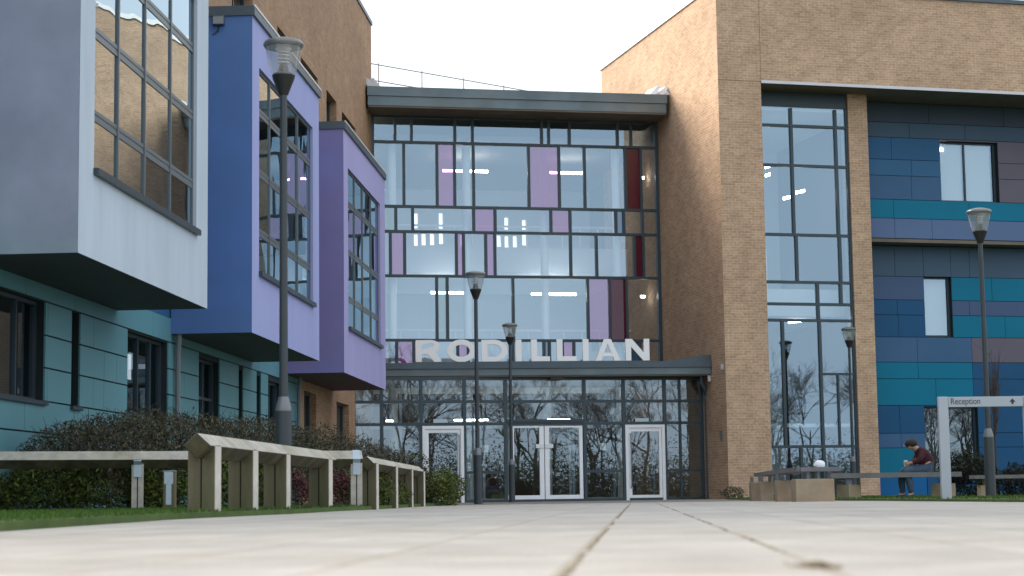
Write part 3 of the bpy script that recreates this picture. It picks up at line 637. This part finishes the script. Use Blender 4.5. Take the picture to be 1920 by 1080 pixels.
wl1 = (7.34, 8.25, 4.77, 6.58); wl2 = (7.19, 8.95, .6, 2.66)
panels("cladding_panel", 2.3, lo, [wl1, wl2], 40, 4.99)
MB().box(4.99, 40, 1.68, 2.6, 7.52, 7.62).build("overhang_soffit", SOFFIT, RB, FR)
opening(RB, FR, wu, 1.92, (8.62,), (), gm=GLASS, sill=False)
g = MB()
for k in range(42):
    u = 7.8 + k * .042
    if 8.56 < u < 8.68: continue
    g.quad((u, 2.05, 8.86), (u + .03, 2.03, 8.86), (u + .03, 2.03, 10.58), (u, 2.05, 10.58))
g.build("blind", mat("blind_fabric", (.62, .64, .62), .8), RB, FR)
MB().box(7.72, 8.0, 2.02, 2.025, 10.40, 10.48).build("ceiling_light", LIT, RB, FR)
opening(RB, FR, wl1, 2.5, (), (), gm=GLASS, sill=False)
MB().quad((7.4, 2.58, 4.8), (8.2, 2.58, 4.8), (8.2, 2.58, 6.55), (7.4, 2.58, 6.55)).build("blind", mat("blind_plain", (.50, .52, .52), .8), RB, FR)
opening(RB, FR, wl2, 2.5, (7.95,), (), gm=GLASSD, sill=False)
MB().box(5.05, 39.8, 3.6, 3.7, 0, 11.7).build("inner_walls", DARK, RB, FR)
MB().box(4.77, 4.95, -.03, .0, 1.66, 1.90).build("call_box", mat("call_box_grey", (.16, .18, .2), .5), RB, FT)
MB().box(5.05, 5.13, -.055, .0, 3.60, 3.75).build("security_camera", WHITEM, RB, FT)

# ================================================================== STREET LAMPS
POLE = mat("lamp_paint", (.050, .062, .072), .45, .2, noise=.08); POLEL = mat("lamp_collar", (.19, .20, .22), .4, .3); CUP = mat("lamp_black", (.018, .018, .018), .45)
LIDM = mat("lamp_lid", (.19, .20, .20), .35, .4); BULB = mat("lamp_reflector", (.55, .56, .56), .25, .7)
LGL = glass_mat("lamp_glass", tint=(.86, .88, .88), refl=(.95, .97, 1), f0=.07, body=(.7, .73, .74), bfac=.22)
lamp0 = thing("street_lamp", "x", "street lamp")
H = 4.68
cyl(0, 0, .045, .036, .9, H - .52).build("pole", POLE, lamp0, smooth=True)
cyl(0, 0, .085, .080, -.03, .98).build("base_sleeve", POLE, lamp0, smooth=True)
MB().lathe([(.081, .98), (.083, 1.0), (.05, 1.12), (.044, 1.12)]).build("collar", POLEL, lamp0, smooth=True)
MB().lathe([(0, H - .58), (.05, H - .56), (.055, H - .54), (.11, H - .40), (.118, H - .37), (.105, H - .35), (.06, H - .33), (.045, H - .26), (0, H - .26)]).build("lamp_cup", CUP, lamp0, smooth=True)
MB().lathe([(.112, H - .385), (.15, H - .25), (.185, H - .075)]).build("lantern_glass", LGL, lamp0, smooth=True)
MB().lathe([(0, H - .09), (.19, H - .085), (.205, H - .06), (.205, H - .045), (.185, H - .02), (.1, H + .005), (0, H + .012)], n=32).build("lamp_lid", LIDM, lamp0, smooth=True)
g = MB()
for k in range(4): z = H - .25 + k * .036; g.lathe([(.02, z), (.062, z + .006), (.062, z + .014), (.02, z + .02)])
g.build("reflector_rings", BULB, lamp0, smooth=True)
cyl(0, 0, .06, .09, H - .12, H - .095).build("lamp_gear", BULB, lamp0, smooth=True)
lamps = [(-2.50, 20.3, 0, "nearest tall grey street lamp, rising through the hedge before the lavender bay"),
         (-.735, 37.5, 0, "slim dark street lamp on the paving, in front of letter O and left of another"),
         (-.075, 48.9, 0, "small dark street lamp in front of the double entrance doors"),
         (7.60, 30.0, 0, "dark street lamp standing beside the reception sign on the right"),
         (9.30, 51.5, 0, "distant street lamp standing in front of the brick pillar right of the window strip")]
for k, (x, y, z, lb) in enumerate(lamps):
    o = lamp0 if k == 0 else copy_tree(lamp0)
    o.location = (x, y, z); o.rotation_euler.z = k * 1.3; tag(o, lb, "street lamp", "street lamps on the forecourt")
lamp0.scale = (1.09, 1.09, 1.115)

# ================================================================== TIMBER RAIL FENCES
WOOD = mat("weathered_timber", (.165, .14, .095), .9, noise=.22, scale=9, bump=.5, bscale=60, blotch=((.05, .062, .018), .85, 2.6), streak=True)
WOODT = mat("weathered_rail", (.46, .43, .38), .9, noise=.22, scale=10, bump=.5, bscale=50, blotch=((.27, .25, .15), .6, 2.5))
ALGAE_SHADE = mat("algae_shaded_timber", (.06, .055, .028), .95, noise=.3, scale=6, blotch=((.12, .10, .065), .6, 3))  # algae green, darkened further to paint in the shade under the rails
WOODS = mat("lit_edge_timber", (.60, .56, .50), .85, noise=.12, scale=8)  # pale strip paints the light falling on the posts' right sides
STRAP = mat("galvanised_strap", (.42, .50, .58), .45, .3, noise=.1, scale=15)
RAILR = .135
def diamond(a, b, half=.105):
    g = MB().extr(a, b, [(-half * 1.15, 0), (0, -half * 1.05), (half * 1.15, 0), (0, half * 1.05)])
    return g
def post_mesh(w_, dth, h_, half):
    "two upright planks whose tops are cut to a V that carries the diamond rail"
    g = MB(); dp = half * .95
    for s_ in (-1, 1):
        pr = [(s_ * .006, -.05), (s_ * w_, -.05), (s_ * w_, h_), (s_ * w_ * .93, h_ + .004), (s_ * .006, h_ - dp)]
        if s_ < 0: pr = pr[::-1]
        i = len(g.v); k_ = len(pr); y1 = dth if s_ > 0 else dth - .008
        g.v += [(x, -y1, z) for x, z in pr] + [(x, y1, z) for x, z in pr]
        g.f.append(tuple(i + k for k in range(k_))); g.f.append(tuple(i + k_ + k for k in reversed(range(k_))))
        for k in range(k_): g.f.append((i + k, i + (k + 1) % k_, i + k_ + (k + 1) % k_, i + k_ + k)[::-1])
    return g
def fence(a, b, posts, zr0, zr1, label, ang, pw=.105, pd=.055, strap=(), half=.10, pm=None, edge=True):
    T_ = thing("rail_fence", label, "fence", (a[0], a[1], 0), 0, "low timber rail fences along the paving")
    d = Vector((b[0] - a[0], b[1] - a[1], 0)); L = d.length; dn_ = d.normalized()
    rl = diamond((0, 0, zr0), (d.x, d.y, zr1), half).build("rail", WOODT, T_, bevel=.006)
    rl.data.materials.append(ALGAE_SHADE)
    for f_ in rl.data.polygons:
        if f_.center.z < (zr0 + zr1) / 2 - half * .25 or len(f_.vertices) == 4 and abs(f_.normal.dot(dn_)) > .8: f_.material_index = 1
    for k, s_ in enumerate(posts):
        q = post_mesh(pw, pd, zr0 + (zr1 - zr0) * s_ + .005, half).build("post", pm or WOOD, T_, bevel=.004)
        q.location = (d.x * s_, d.y * s_, 0); q.rotation_euler.z = ang + random.uniform(-.03, .03)
        if edge: MB().box(pw + .001, pw + .006, -pd + .004, pd - .004, -.02, zr0 + (zr1 - zr0) * s_ - .002).build("lit_edge", WOODS, q)
        if k in strap:
            MB().box(-.045, .045, -pd - .012, -pd - .002, zr0 - .19, zr0 + .02).build("strap", STRAP, q)
            e = half * 1.15 + .006; f_ = half * 1.05 + .006
            MB().quad((-.045, -e, zr0), (.045, -e, zr0), (.045, 0, zr0 + f_), (-.045, 0, zr0 + f_)).quad((-.045, -e, zr0), (.045, -e, zr0), (.045, -pd, zr0 - f_ * .5), (-.045, -pd, zr0 - f_ * .5)).build("strap_band", STRAP, q)
    return T_
# post faces seen side-on: broad faces turn to the camera
fence((-2.60, 15.35), (-2.16, 21.6), (.04, .28, .53, .93), .585, .585, "timber diamond rail fence with four broad mossy posts, nearest to the paving edge", R(-7), .115, .09)
fence((-1.87, 22.95), (-8.6, 21.45), (.01, .39, .72), .62, .66, "long timber rail fence running across in front of the green shrubs", R(190.5 - 180), .07, .06, strap=(0, 1), pm=WOODT, edge=False)
fence((-1.84, 23.3), (-1.60, 31.3), (.03, .36, .68, .97), .575, .575, "farther timber rail fence with thin posts running towards the entrance", R(-5), .11, .08, half=.085)
bo = thing("bollard", "short timber bollard with a galvanised cap plate by the rail fence", "bollard", (-3.86, 21.0, 0))
MB().box(-.065, .065, -.065, .065, 0, .47).build("post", WOOD, bo, bevel=.006)
MB().box(-.05, .05, -.072, -.066, .33, .465).box(-.068, .068, -.072, .068, .471, .478).box(-.03, .03, -.07, -.066, .1, .33).build("cap_plate", STRAP, bo)

# ================================================================== PLANTING
def scatter(n, fn, size, aspect=1.6):
    g = MB()
    for k in range(n):
        q = fn()
        if q is None: continue
        a = Vector((random.gauss(0, 1), random.gauss(0, 1), random.gauss(0, 1))).normalized(); b = a.orthogonal().normalized(); b.rotate(Matrix.Rotation(random.uniform(0, 6.3), 3, a))
        s_ = size * random.uniform(.6, 1.4); c = Vector(q); w_ = a.cross(b)
        g.quad(c - b * s_ * aspect, c + w_ * s_ * .5, c + b * s_ * aspect, c - w_ * s_ * .5)
    return g
from mathutils import noise as NZ
def hedge_pt(path, hw, htop, z0=.0, lump=.18, f=1.3):
    def fn():
        s_ = random.random() * (len(path) - 1); i = int(s_); t_ = s_ - i
        a, b = Vector(path[i]), Vector(path[i + 1]); c = a.lerp(b, t_); d = (b - a).normalized(); nn = Vector((d.y, -d.x))
        th = random.uniform(-pi * .55, pi * .55); rr = 1 - abs(random.gauss(0, .22))
        wv = NZ.noise(Vector((c.x * f, c.y * f, th * 1.5))) * lump + NZ.noise(Vector((c.x * f * 3, c.y * f * 3, th * 4))) * lump * .6
        hh = htop(s_ / (len(path) - 1)); x = sin(th) * hw * rr * (1 + wv); z = z0 + (hh - z0) * (abs(cos(th)) ** .6 if abs(th) < pi / 2 else 0) * rr * (1 + wv * .7)
        z = max(z, random.uniform(z0, z0 + (hh - z0) * .55)) if abs(th) > 1.1 else z
        return (c.x + nn.x * x, c.y + nn.y * x, z)
    return fn
HEDGE = mat("hedge_leaf_brown", (.078, .082, .050), .8, island=.55, noise=.25, scale=2.5, blotch=((.085, .06, .045), .8, 1.5), spec=.2)
SHRUB = mat("shrub_leaf_green", (.095, .125, .025), .7, island=.6, noise=.35, scale=3, blotch=((.035, .05, .015), .8, 2.5), spec=.2)
REDL = mat("shrub_leaf_red", (.11, .028, .038), .7, island=.6, blotch=((.06, .07, .03), .9, 4), spec=.2)
TWIG = mat("twig_brown", (.065, .05, .04), .9)
def twigs(n, fn, ln, rr=.004, up=.8):
    g = MB()
    for k in range(n):
        q = fn()
        if q is None: continue
        c = Vector(q); d = Vector((random.gauss(0, .6), random.gauss(0, .6), up)).normalized() * ln * random.uniform(.5, 1.3)
        g.tube([c - d * .6, c + d * .1 + Vector((random.gauss(0, .02), 0, 0)), c + d * .6], [rr, rr * .8, rr * .3], 3)
    return g
hp = [(-5.55, 22.7), (-4.95, 23.6), (-4.5, 25.5), (-3.9, 28), (-3.1, 30.5), (-2.45, 33)]
ht = lambda s_: (.98 + .36 * min(1, s_ * 5)) if s_ < .75 else 1.34 - (s_ - .75) * 1.5
HD = thing("hedge", "long brown twiggy hedge in front of the teal wall behind the rail fences", "hedge", (-3.9, 28, 0)); HD["_f"] = [0., 0., 0.]
def at0(mb, loc):
    mb.v = [(a - loc[0], b - loc[1], c) for a, b, c in mb.v]; return mb
at0(scatter(46000, hedge_pt(hp, 1.0, ht), .017), (-3.9, 28)).build("foliage", HEDGE, HD)
at0(twigs(2600, hedge_pt(hp, 1.0, lambda s_: ht(s_) + .03), .20), (-3.9, 28)).build("branches", TWIG, HD)
# green shrubs behind the cross rail
def shrub(name, cx, cy, rx, ry, h_, n, m_, lab, sz=.022, grp=None):
    o = thing(name, lab, "shrub", (cx, cy, 0), 0, grp)
    def fn():
        v = Vector((random.gauss(0, 1), random.gauss(0, 1), random.gauss(0, 1))).normalized() * (random.random() ** .35)
        if v.z < 0: q_ = max(.2, math.hypot(v.x, v.y)); v.x /= q_ / (.3 + .7 * q_) ; v.y /= q_ / (.3 + .7 * q_); v.z *= 1.1
        k = 1 + NZ.noise(v * 2.2 + Vector((cx * 3, cy, 0))) * .35
        return (v.x * rx * k, v.y * ry * k, max(.02, h_ * .5 + v.z * h_ * .52 * k))
    scatter(n, fn, sz).build("foliage", m_, o)
    if n > 1000: twigs(max(40, n // 60), fn, h_ * .3, .003).build("branches", TWIG, o)
    return o
spots = [(-6.6, 22.7, "leftmost green shrub under the cross rail at the picture's edge"), (-5.75, 22.9, "green shrub behind the cross rail, second from the left edge"),
         (-4.95, 22.7, "green shrub behind the strapped post of the cross rail"), (-4.15, 22.8, "green shrub behind the short capped bollard"), (-3.4, 22.7, "green shrub behind the first broad mossy post")]
for k, (x, y, lb) in enumerate(spots): shrub("shrub", x, y, .58, .45, .60 + .06 * (k % 3), 3600, SHRUB, lb, .020, "green shrubs behind the cross rail")
shrub("shrub", -2.95, 23.6, .38, .35, .55, 1800, REDL, "dark red leaved shrub seen between the first and second broad posts", .018, "red shrubs behind the near fence")
shrub("shrub", -2.35, 24.6, .40, .35, .52, 1800, REDL, "dark red leaved shrub seen just left of the last broad post", .018, "red shrubs behind the near fence")
shrub("shrub", -2.0, 25.6, .35, .5, .62, 2200, SHRUB, "dark green shrub between the near and the far rail fence", .02)
shrub("shrub", -1.95, 29.0, .35, 1.6, .5, 3200, SHRUB, "low dark green shrub behind the far rail fence posts", .02)
shrub("shrub", -1.30, 33.0, .42, .7, .62, 3600, SHRUB, "rounded green shrub at the far end of the timber fences", .02)
shrub("shrub", -1.95, 32.8, .6, .7, .95, 4000, HEDGE, "olive brown shrub rising behind the far rail fence end", .02)
DBUSH = mat("bush_dark", (.022, .026, .018), .8, island=.5, spec=.15)
shrub("shrub", 8.15, 33.6, .50, .4, .82, 4200, DBUSH, "dense dark bush framed inside the reception sign", .022)
shrub("shrub", 9.1, 33.8, .42, .4, .60, 2600, DBUSH, "dark low bush right of the lamp base behind the sign", .022)
shrub("shrub", 5.9, 50.9, .35, .25, .35, 700, HEDGE, "small brown weeds at the foot of the brick tower", .02)

def branchy(base, h_, r0, depth, g, spread=.5, up=.25, n0=5, sides=4):
    def rec(p0, d, L, rr, lv):
        p1 = p0 + d * L * .5 + Vector((random.gauss(0, .04), random.gauss(0, .04), 0)) * L; p2 = p1 + (d + Vector((random.gauss(0, .12), random.gauss(0, .12), .05))).normalized() * L * .5
        g.tube([p0, p1, p2], [rr, rr * .8, rr * .6], sides if lv > 1 else 3)
        if lv == 0: return
        for k in range(random.choice((2, 3, 3, 4))):
            nd = (d + Vector((random.gauss(0, spread), random.gauss(0, spread), random.gauss(up, spread * .5)))).normalized()
            rec(p1.lerp(p2, random.uniform(0, 1)), nd, L * random.uniform(.55, .85), max(rr * .55, .014), lv - 1)
    rec(Vector(base), Vector((0, 0, 1)), h_ * .36, r0, depth)
    return g
random.seed(21)
sp_ = thing("sapling", "slender bare young tree with thin upright twigs behind the reception sign", "tree", (8.98, 35.0, 0))
MB().tube([(0, 0, 0), (.01, 0, .9), (0, 0, 1.75)], [.022, .018, .014], 6).build("trunk", TWIG, sp_, smooth=True)
g = MB()
for k in range(38):
    z = random.uniform(1.0, 2.1); a = random.uniform(0, 6.3); l = random.uniform(.4, 1.0); o_ = Vector((cos(a) * .22, sin(a) * .22, .9))
    p0 = Vector((0, 0, min(z, 1.75))); p1 = p0 + o_ * l * .5; p2 = p1 + Vector((o_.x * .5, o_.y * .5, 1)) * l * .55
    g.tube([p0, p1, p2], [.008, .006, .003], 3)
    for j in range(3): q = p0.lerp(p2, random.random()); g.tube([q, q + Vector((random.gauss(0, .1), random.gauss(0, .1), .25))], [.004, .002], 3)
g.build("twigs", TWIG, sp_)

# wood behind the viewpoint, mirrored in all the glass
g = MB(); random.seed(5)
BARK = mat("bare_wood", (.05, .046, .042), .9)
for k in range(50):
    x = 22 + k * 2.5 + random.uniform(-1.7, 1.7); y = -58 - random.uniform(0, 26)
    branchy((x, y, -.05), random.uniform(11, 18), .20, 6, g, .5, .10, sides=4)
tag(g.build("woodland", BARK), "belt of bare winter trees facing the entrance, mirrored in the glass", "woodland", kind="stuff")
g = scatter(120000, lambda: (random.uniform(15, 150), random.uniform(-60, -55), abs(random.gauss(0, 2.0)) + .05), .10)
tag(g.build("undergrowth", mat("undergrowth", (.04, .045, .03), .9, island=.5)), "dark scrub under the bare trees, mirrored low in the glass", "scrub", kind="stuff")

# ================================================================== BENCHES
STONE = mat("sandstone_block", (.36, .29, .205), .9, noise=.12, scale=5, bump=.4, blotch=((.36, .22, .14), .6, 1.8))
SLATM = mat("weathered_slat", (.17, .17, .18), .8, noise=.15, scale=6)
BSTEEL = mat("bench_steel", (.20, .23, .27), .4, .5)
cb = thing("stone_bench", "curved slatted bench on sandstone blocks beside the brick tower", "bench", (4.7, 29.2, 0)); cb["_f"] = [0., 0., 0.]
for (x, y, w_, d_) in ((-.045, .15, .30, .25), (-.21, 2.2, .13, .16), (-.10, 5.2, .12, .16), (-.02, 7.2, .12, .16)):
    MB().box(x - w_, x + w_, y - d_, y + d_, -.02, .35).build("stone_block", STONE, cb, bevel=.012)
    MB().box(x - .10, x - .06, y - .1, y + .1, .351, .46).build("bracket", BSTEEL, cb)
    MB().box(x + .06, x + .10, y - .1, y + .1, .351, .46).build("bracket", BSTEEL, cb)
path = [(.36, -.05), (-.26, -.05), (-.30, .6), (-.24, 2.4), (-.12, 5.0), (.02, 7.4)]
for j, off in enumerate((0, .13, .26)):
    pts = [(x + (off if k > 0 else 0), y + (off if k < 2 else 0)) for k, (x, y) in enumerate(path)]
    g = MB()
    for (a, b), (c, d) in zip(pts, pts[1:]): g.extr((a, b, .50), (c, d, .50), [(-.052, -.035), (.052, -.035), (.052, .03), (-.052, .03)])
    g.build("slat", SLATM, cb)
lb_ = thing("stone_bench", "long straight dark bench on sandstone blocks crossing below the blue panels", "bench", (6.6, 33.2, 0)); lb_["_f"] = [0., 0., 0.]
for off in (-.2, -.07, .06): MB().extr((-1.05, off, .43), (1.25, off, .43), [(-.055, -.045), (.055, -.045), (.055, .04), (-.055, .04)]).build("slat", SLATM, lb_)
for x in (-.70, .98):
    o = MB().box(-.15, .15, -.15, .15, -.02, .27).build("stone_block", STONE, lb_, bevel=.012); o.location = (x, 0, 0); o.rotation_euler.z = R(38)
    MB().box(x - .05, x + .05, -.1, .05, .271, .385).build("bracket", BSTEEL, lb_)
rb_ = thing("stone_bench", "dark slatted bench behind the lamp and the reception sign at the right edge", "bench", (8.3, 31.6, 0)); rb_["_f"] = [0., 0., 0.]
for off in (-.2, -.07, .06): MB().extr((-.62, off, .36), (1.7, off, .36), [(-.055, -.03), (.055, -.03), (.055, .03), (-.055, .03)]).build("slat", SLATM, rb_)
for x in (-.38, 1.3): MB().box(x - .12, x + .12, -.14, .1, -.02, .22).box(x - .04, x + .04, -.1, .05, .221, .33).build("stone_block", STONE, rb_, bevel=.01)
fb_ = thing("stone_bench", "small slatted bench on a sandstone block in front of the left white door", "bench", (-1.62, 44, 0)); fb_["_f"] = [0., 0., 0.]
for off in (-.2, -.07, .06): MB().extr((-.55, off, .50), (.28, off, .50), [(-.055, -.03), (.055, -.03), (.055, .03), (-.055, .03)]).build("slat", SLATM, fb_)
MB().box(.02, .26, -.15, .1, 0, .40).build("stone_block", STONE, fb_, bevel=.01); MB().box(.10, .16, -.1, .05, .401, .47).build("bracket", BSTEEL, fb_); MB().box(-.45, -.40, -.1, .05, 0, .47).build("bracket", BSTEEL, fb_)
BAGM = mat("white_plastic", (.78, .82, .86), .35)
def bag(x, y, z, s_, lab):
    g = MB().lathe([(.001, 0), (.10 * s_, .0), (.115 * s_, .03 * s_), (.10 * s_, .085 * s_), (.06 * s_, .115 * s_), (.03 * s_, .12 * s_), (.001, .118 * s_)], 0, 0, 14)
    g.v = [(a * (1 + .18 * NZ.noise(Vector((a, b, c)) * 14)), b * .8, c * (1 + .15 * NZ.noise(Vector((b, c, a)) * 18))) for a, b, c in g.v]
    o = tag(g.build("plastic_bag", BAGM, smooth=True), lab, "bag"); o.location = (x, y, z)
bag(4.755, 29.22, .531, .85, "white rounded bag lying on the curved bench")
bag(-1.80, 43.9, .531, 1.6, "pale rounded bag on the small bench by the left door")

# ================================================================== RECEPTION SIGN
SGM = mat("sign_silver", (.42, .46, .52), .4, .15, noise=.04); SGD = mat("sign_text", (.035, .04, .05), .5)
rs = thing("reception_sign", "silver goalpost sign reading Reception with an up arrow", "sign", (5.74, 25.0, 0), R(1.2))
for x in (0, 1.145):
    MB().box(x - .066, x + .066, -.04, .04, -.03, 1.385).build("post", SGM, rs, bevel=.008)
MB().box(.069, 1.076, -.032, .032, 1.245, 1.380).build("header_board", SGM, rs, bevel=.004)
cu = bpy.data.curves.new("t", 'FONT'); cu.body = "Reception"; cu.size = .118; cu.extrude = .001
ob = bpy.data.objects.new("t", cu); COL.objects.link(ob)
me = bpy.data.meshes.new_from_object(ob.evaluated_get(bpy.context.evaluated_depsgraph_get())); bpy.data.objects.remove(ob)
wd = max(v.co.x for v in me.vertices); me.transform(Matrix.Translation((.095, -.0345, 1.283)) @ Matrix.Rotation(R(90), 4, 'X') @ Matrix.Scale(.40 / wd, 4, (1, 0, 0)))
me.materials.clear(); me.materials.append(SGD); o = bpy.data.objects.new("lettering", me); COL.objects.link(o); o.parent = rs
g = MB(); cx = .93
for poly in ([(cx - .04, 1.305), (cx, 1.352), (cx + .04, 1.305)], [(cx - .013, 1.275), (cx + .013, 1.275), (cx + .013, 1.305), (cx - .013, 1.305)]):
    i = len(g.v); g.v += [(x, y_, z) for y_ in (-.036, -.033) for x, z in poly]; n_ = len(poly); g.f += [tuple(range(i, i + n_)), tuple(range(i + n_, i + 2 * n_))[::-1]]
g.build("arrow", SGD, rs)

# ================================================================== SEATED PERSON
SKIN = mat("skin", (.42, .26, .19), .6); JACK = mat("maroon_jacket", (.05, .010, .019), .8, noise=.25, scale=12, bump=.5, bscale=30); JEAN = mat("grey_jeans", (.055, .085, .13), .85, noise=.15, scale=15)
HAIR = mat("dark_hair", (.02, .016, .014), .7); SHOE = mat("dark_shoe", (.03, .03, .035), .6)
def skinned(name, pts, edges, m_, parent, root=0, sub=2):
    me = bpy.data.meshes.new(name); me.from_pydata([q[:3] for q in pts], edges, []); me.materials.append(m_)
    o = bpy.data.objects.new(name, me); COL.objects.link(o); o.parent = parent
    o.modifiers.new("skin", 'SKIN'); lay = me.skin_vertices[0].data if me.skin_vertices else None
    for k, q in enumerate(pts): lay[k].radius = (q[3], q[4] if len(q) > 4 else q[3]); lay[k].use_root = (k == root)
    s_ = o.modifiers.new("sub", 'SUBSURF'); s_.levels = sub; s_.render_levels = sub
    for f_ in me.polygons: f_.use_smooth = True
    return o
# x to the left of the picture is negative; the person faces -x, leaning forward, seat at z .47
pe = thing("person", "seated person in a maroon jacket and dark hood, hunched forward on the long bench", "person", (7.32, 33.15, 0))
body = [(0, 0, .56, .12), (-.05, 0, .69, .12), (-.13, 0, .81, .115), (-.20, 0, .88, .06), (-.245, -.01, .91, .05),      # pelvis..neck
        (-.12, -.13, .83, .055), (-.19, -.18, .68, .043), (-.33, -.10, .62, .032),                                        # near arm
        (-.12, .13, .83, .055), (-.19, .18, .68, .043), (-.33, .06, .62, .032),
        (-.05, -.09, .53, .085), (-.42, -.11, .50, .062), (-.36, -.11, .28, .05), (-.33, -.11, .09, .035), (-.42, -.11, .055, .03),
        (-.05, .09, .53, .085), (-.44, .12, .50, .062), (-.46, .12, .28, .05), (-.44, .12, .09, .035), (-.54, .12, .055, .03)]
ed = [(0, 1), (1, 2), (2, 3), (3, 4), (2, 5), (5, 6), (6, 7), (2, 8), (8, 9), (9, 10), (0, 11), (11, 12), (12, 13), (13, 14), (14, 15), (0, 16), (16, 17), (17, 18), (18, 19), (19, 20)]
hd = [(-.20, -.01, 1.10, .085), (-.235, -.01, 1.13, .09)]
B_ = skinned("body", body + [(-.31, -.012, .93, .082, .075), (-.335, -.012, .965, .088, .08)], ed + [(4, 21), (21, 22)], SKIN, pe)
skinned("jacket", [(.0, 0, .54, .145, .16), (-.05, 0, .68, .15, .16), (-.125, 0, .81, .15, .15), (-.195, 0, .885, .085), (-.12, -.15, .83, .075), (-.19, -.20, .68, .058), (-.31, -.12, .625, .045), (-.12, .15, .83, .075), (-.19, .20, .68, .058), (-.31, .08, .625, .045)],
        [(0, 1), (1, 2), (2, 3), (2, 4), (4, 5), (5, 6), (2, 7), (7, 8), (8, 9)], JACK, pe)
skinned("jeans", [(0, 0, .52, .13)] + [(-.05, -.09, .53, .098), (-.43, -.11, .50, .074), (-.365, -.11, .28, .066), (-.335, -.11, .10, .056), (-.05, .09, .53, .098), (-.45, .12, .50, .074), (-.465, .12, .28, .066), (-.445, .12, .10, .056)],
        [(0, 1), (1, 2), (2, 3), (3, 4), (0, 5), (5, 6), (6, 7), (7, 8)], JEAN, pe)
for y_, x_ in ((-.11, -.35), (.12, -.46)): skinned("shoe", [(x_ + .05, y_, .045, .045), (x_ - .05, y_, .04, .045), (x_ - .15, y_, .03, .035)], [(0, 1), (1, 2)], SHOE, pe)
g = MB().lathe([(.001, -.07), (.05, -.065), (.085, -.03), (.10, .015), (.088, .06), (.055, .09), (.001, .10)], 0, 0, 16)
g.v = [(-.305 + a * 1.05 + c * .45 - .0, -.012 + b * .92, .965 + c * .95 - a * .30) for a, b, c in g.v]
g.v = [(a + .012 * NZ.noise(Vector((a, b, c)) * 22), b, c + .012 * NZ.noise(Vector((b, c, a)) * 22)) for a, b, c in g.v]
g.build("hair", HAIR, pe, smooth=True)
# face: nose, eyes, mouth and ears on the bowed head (looks to -x, down)
g = MB(); fx, fz = -.422, .935
g.lathe([(.001, 0), (.012, .008), (.010, .03), (.001, .04)], 0, 0, 8); g.v = [(fx + a, -.012 + b, fz - .01 + c) for a, b, c in g.v]
g.build("nose", SKIN, pe, smooth=True)
for y_ in (-.045, .022): g2 = MB().lathe([(.001, -.008), (.009, 0), (.001, .008)], 0, 0, 8); g2.v = [(fx + .008 + a * .5, y_ + b, fz + .04 + c) for a, b, c in g2.v]; g2.build("eye", HAIR, pe, smooth=True)
MB().box(fx + .01, fx + .018, -.034, .01, fz - .035, fz - .028).build("mouth", mat("lips", (.3, .12, .1), .6), pe)
# hands: palm, four fingers and a thumb closed round a white cup
for hx, hy, sgn in ((-.36, -.085, 1), (-.36, .045, -1)):
    pts = [(hx + .03, hy, .622, .024, .02), (hx - .02, hy, .622, .026, .014)]; e_ = [(0, 1)]
    for k in range(4):
        dz = .03 - k * .019; L = (.045, .052, .048, .038)[k]; b0 = len(pts)
        pts += [(hx - .045, hy + sgn * .004, .622 + dz, .009), (hx - .045 - L * .5, hy + sgn * .014, .622 + dz, .008), (hx - .05 - L * .6, hy + sgn * .036, .62 + dz, .007)]
        e_ += [(1, b0), (b0, b0 + 1), (b0 + 1, b0 + 2)]
    b0 = len(pts); pts += [(hx - .01, hy + sgn * .016, .65, .010), (hx - .035, hy + sgn * .034, .66, .008)]; e_ += [(0, b0), (b0, b0 + 1)]
    skinned("hand", pts, e_, SKIN, pe, sub=1)
cp = tag(MB().lathe([(.001, 0), (.028, 0), (.036, .10), (.038, .10), (.038, .108), (.001, .108)], 0, 0, 16).build("paper_cup", WHITE, smooth=True), "white paper cup held by the seated person", "cup")
cp.location = (7.32 - .405, 33.15 - .02, .575)

for o in bpy.data.objects:
    if "_f" in o: del o["_f"]
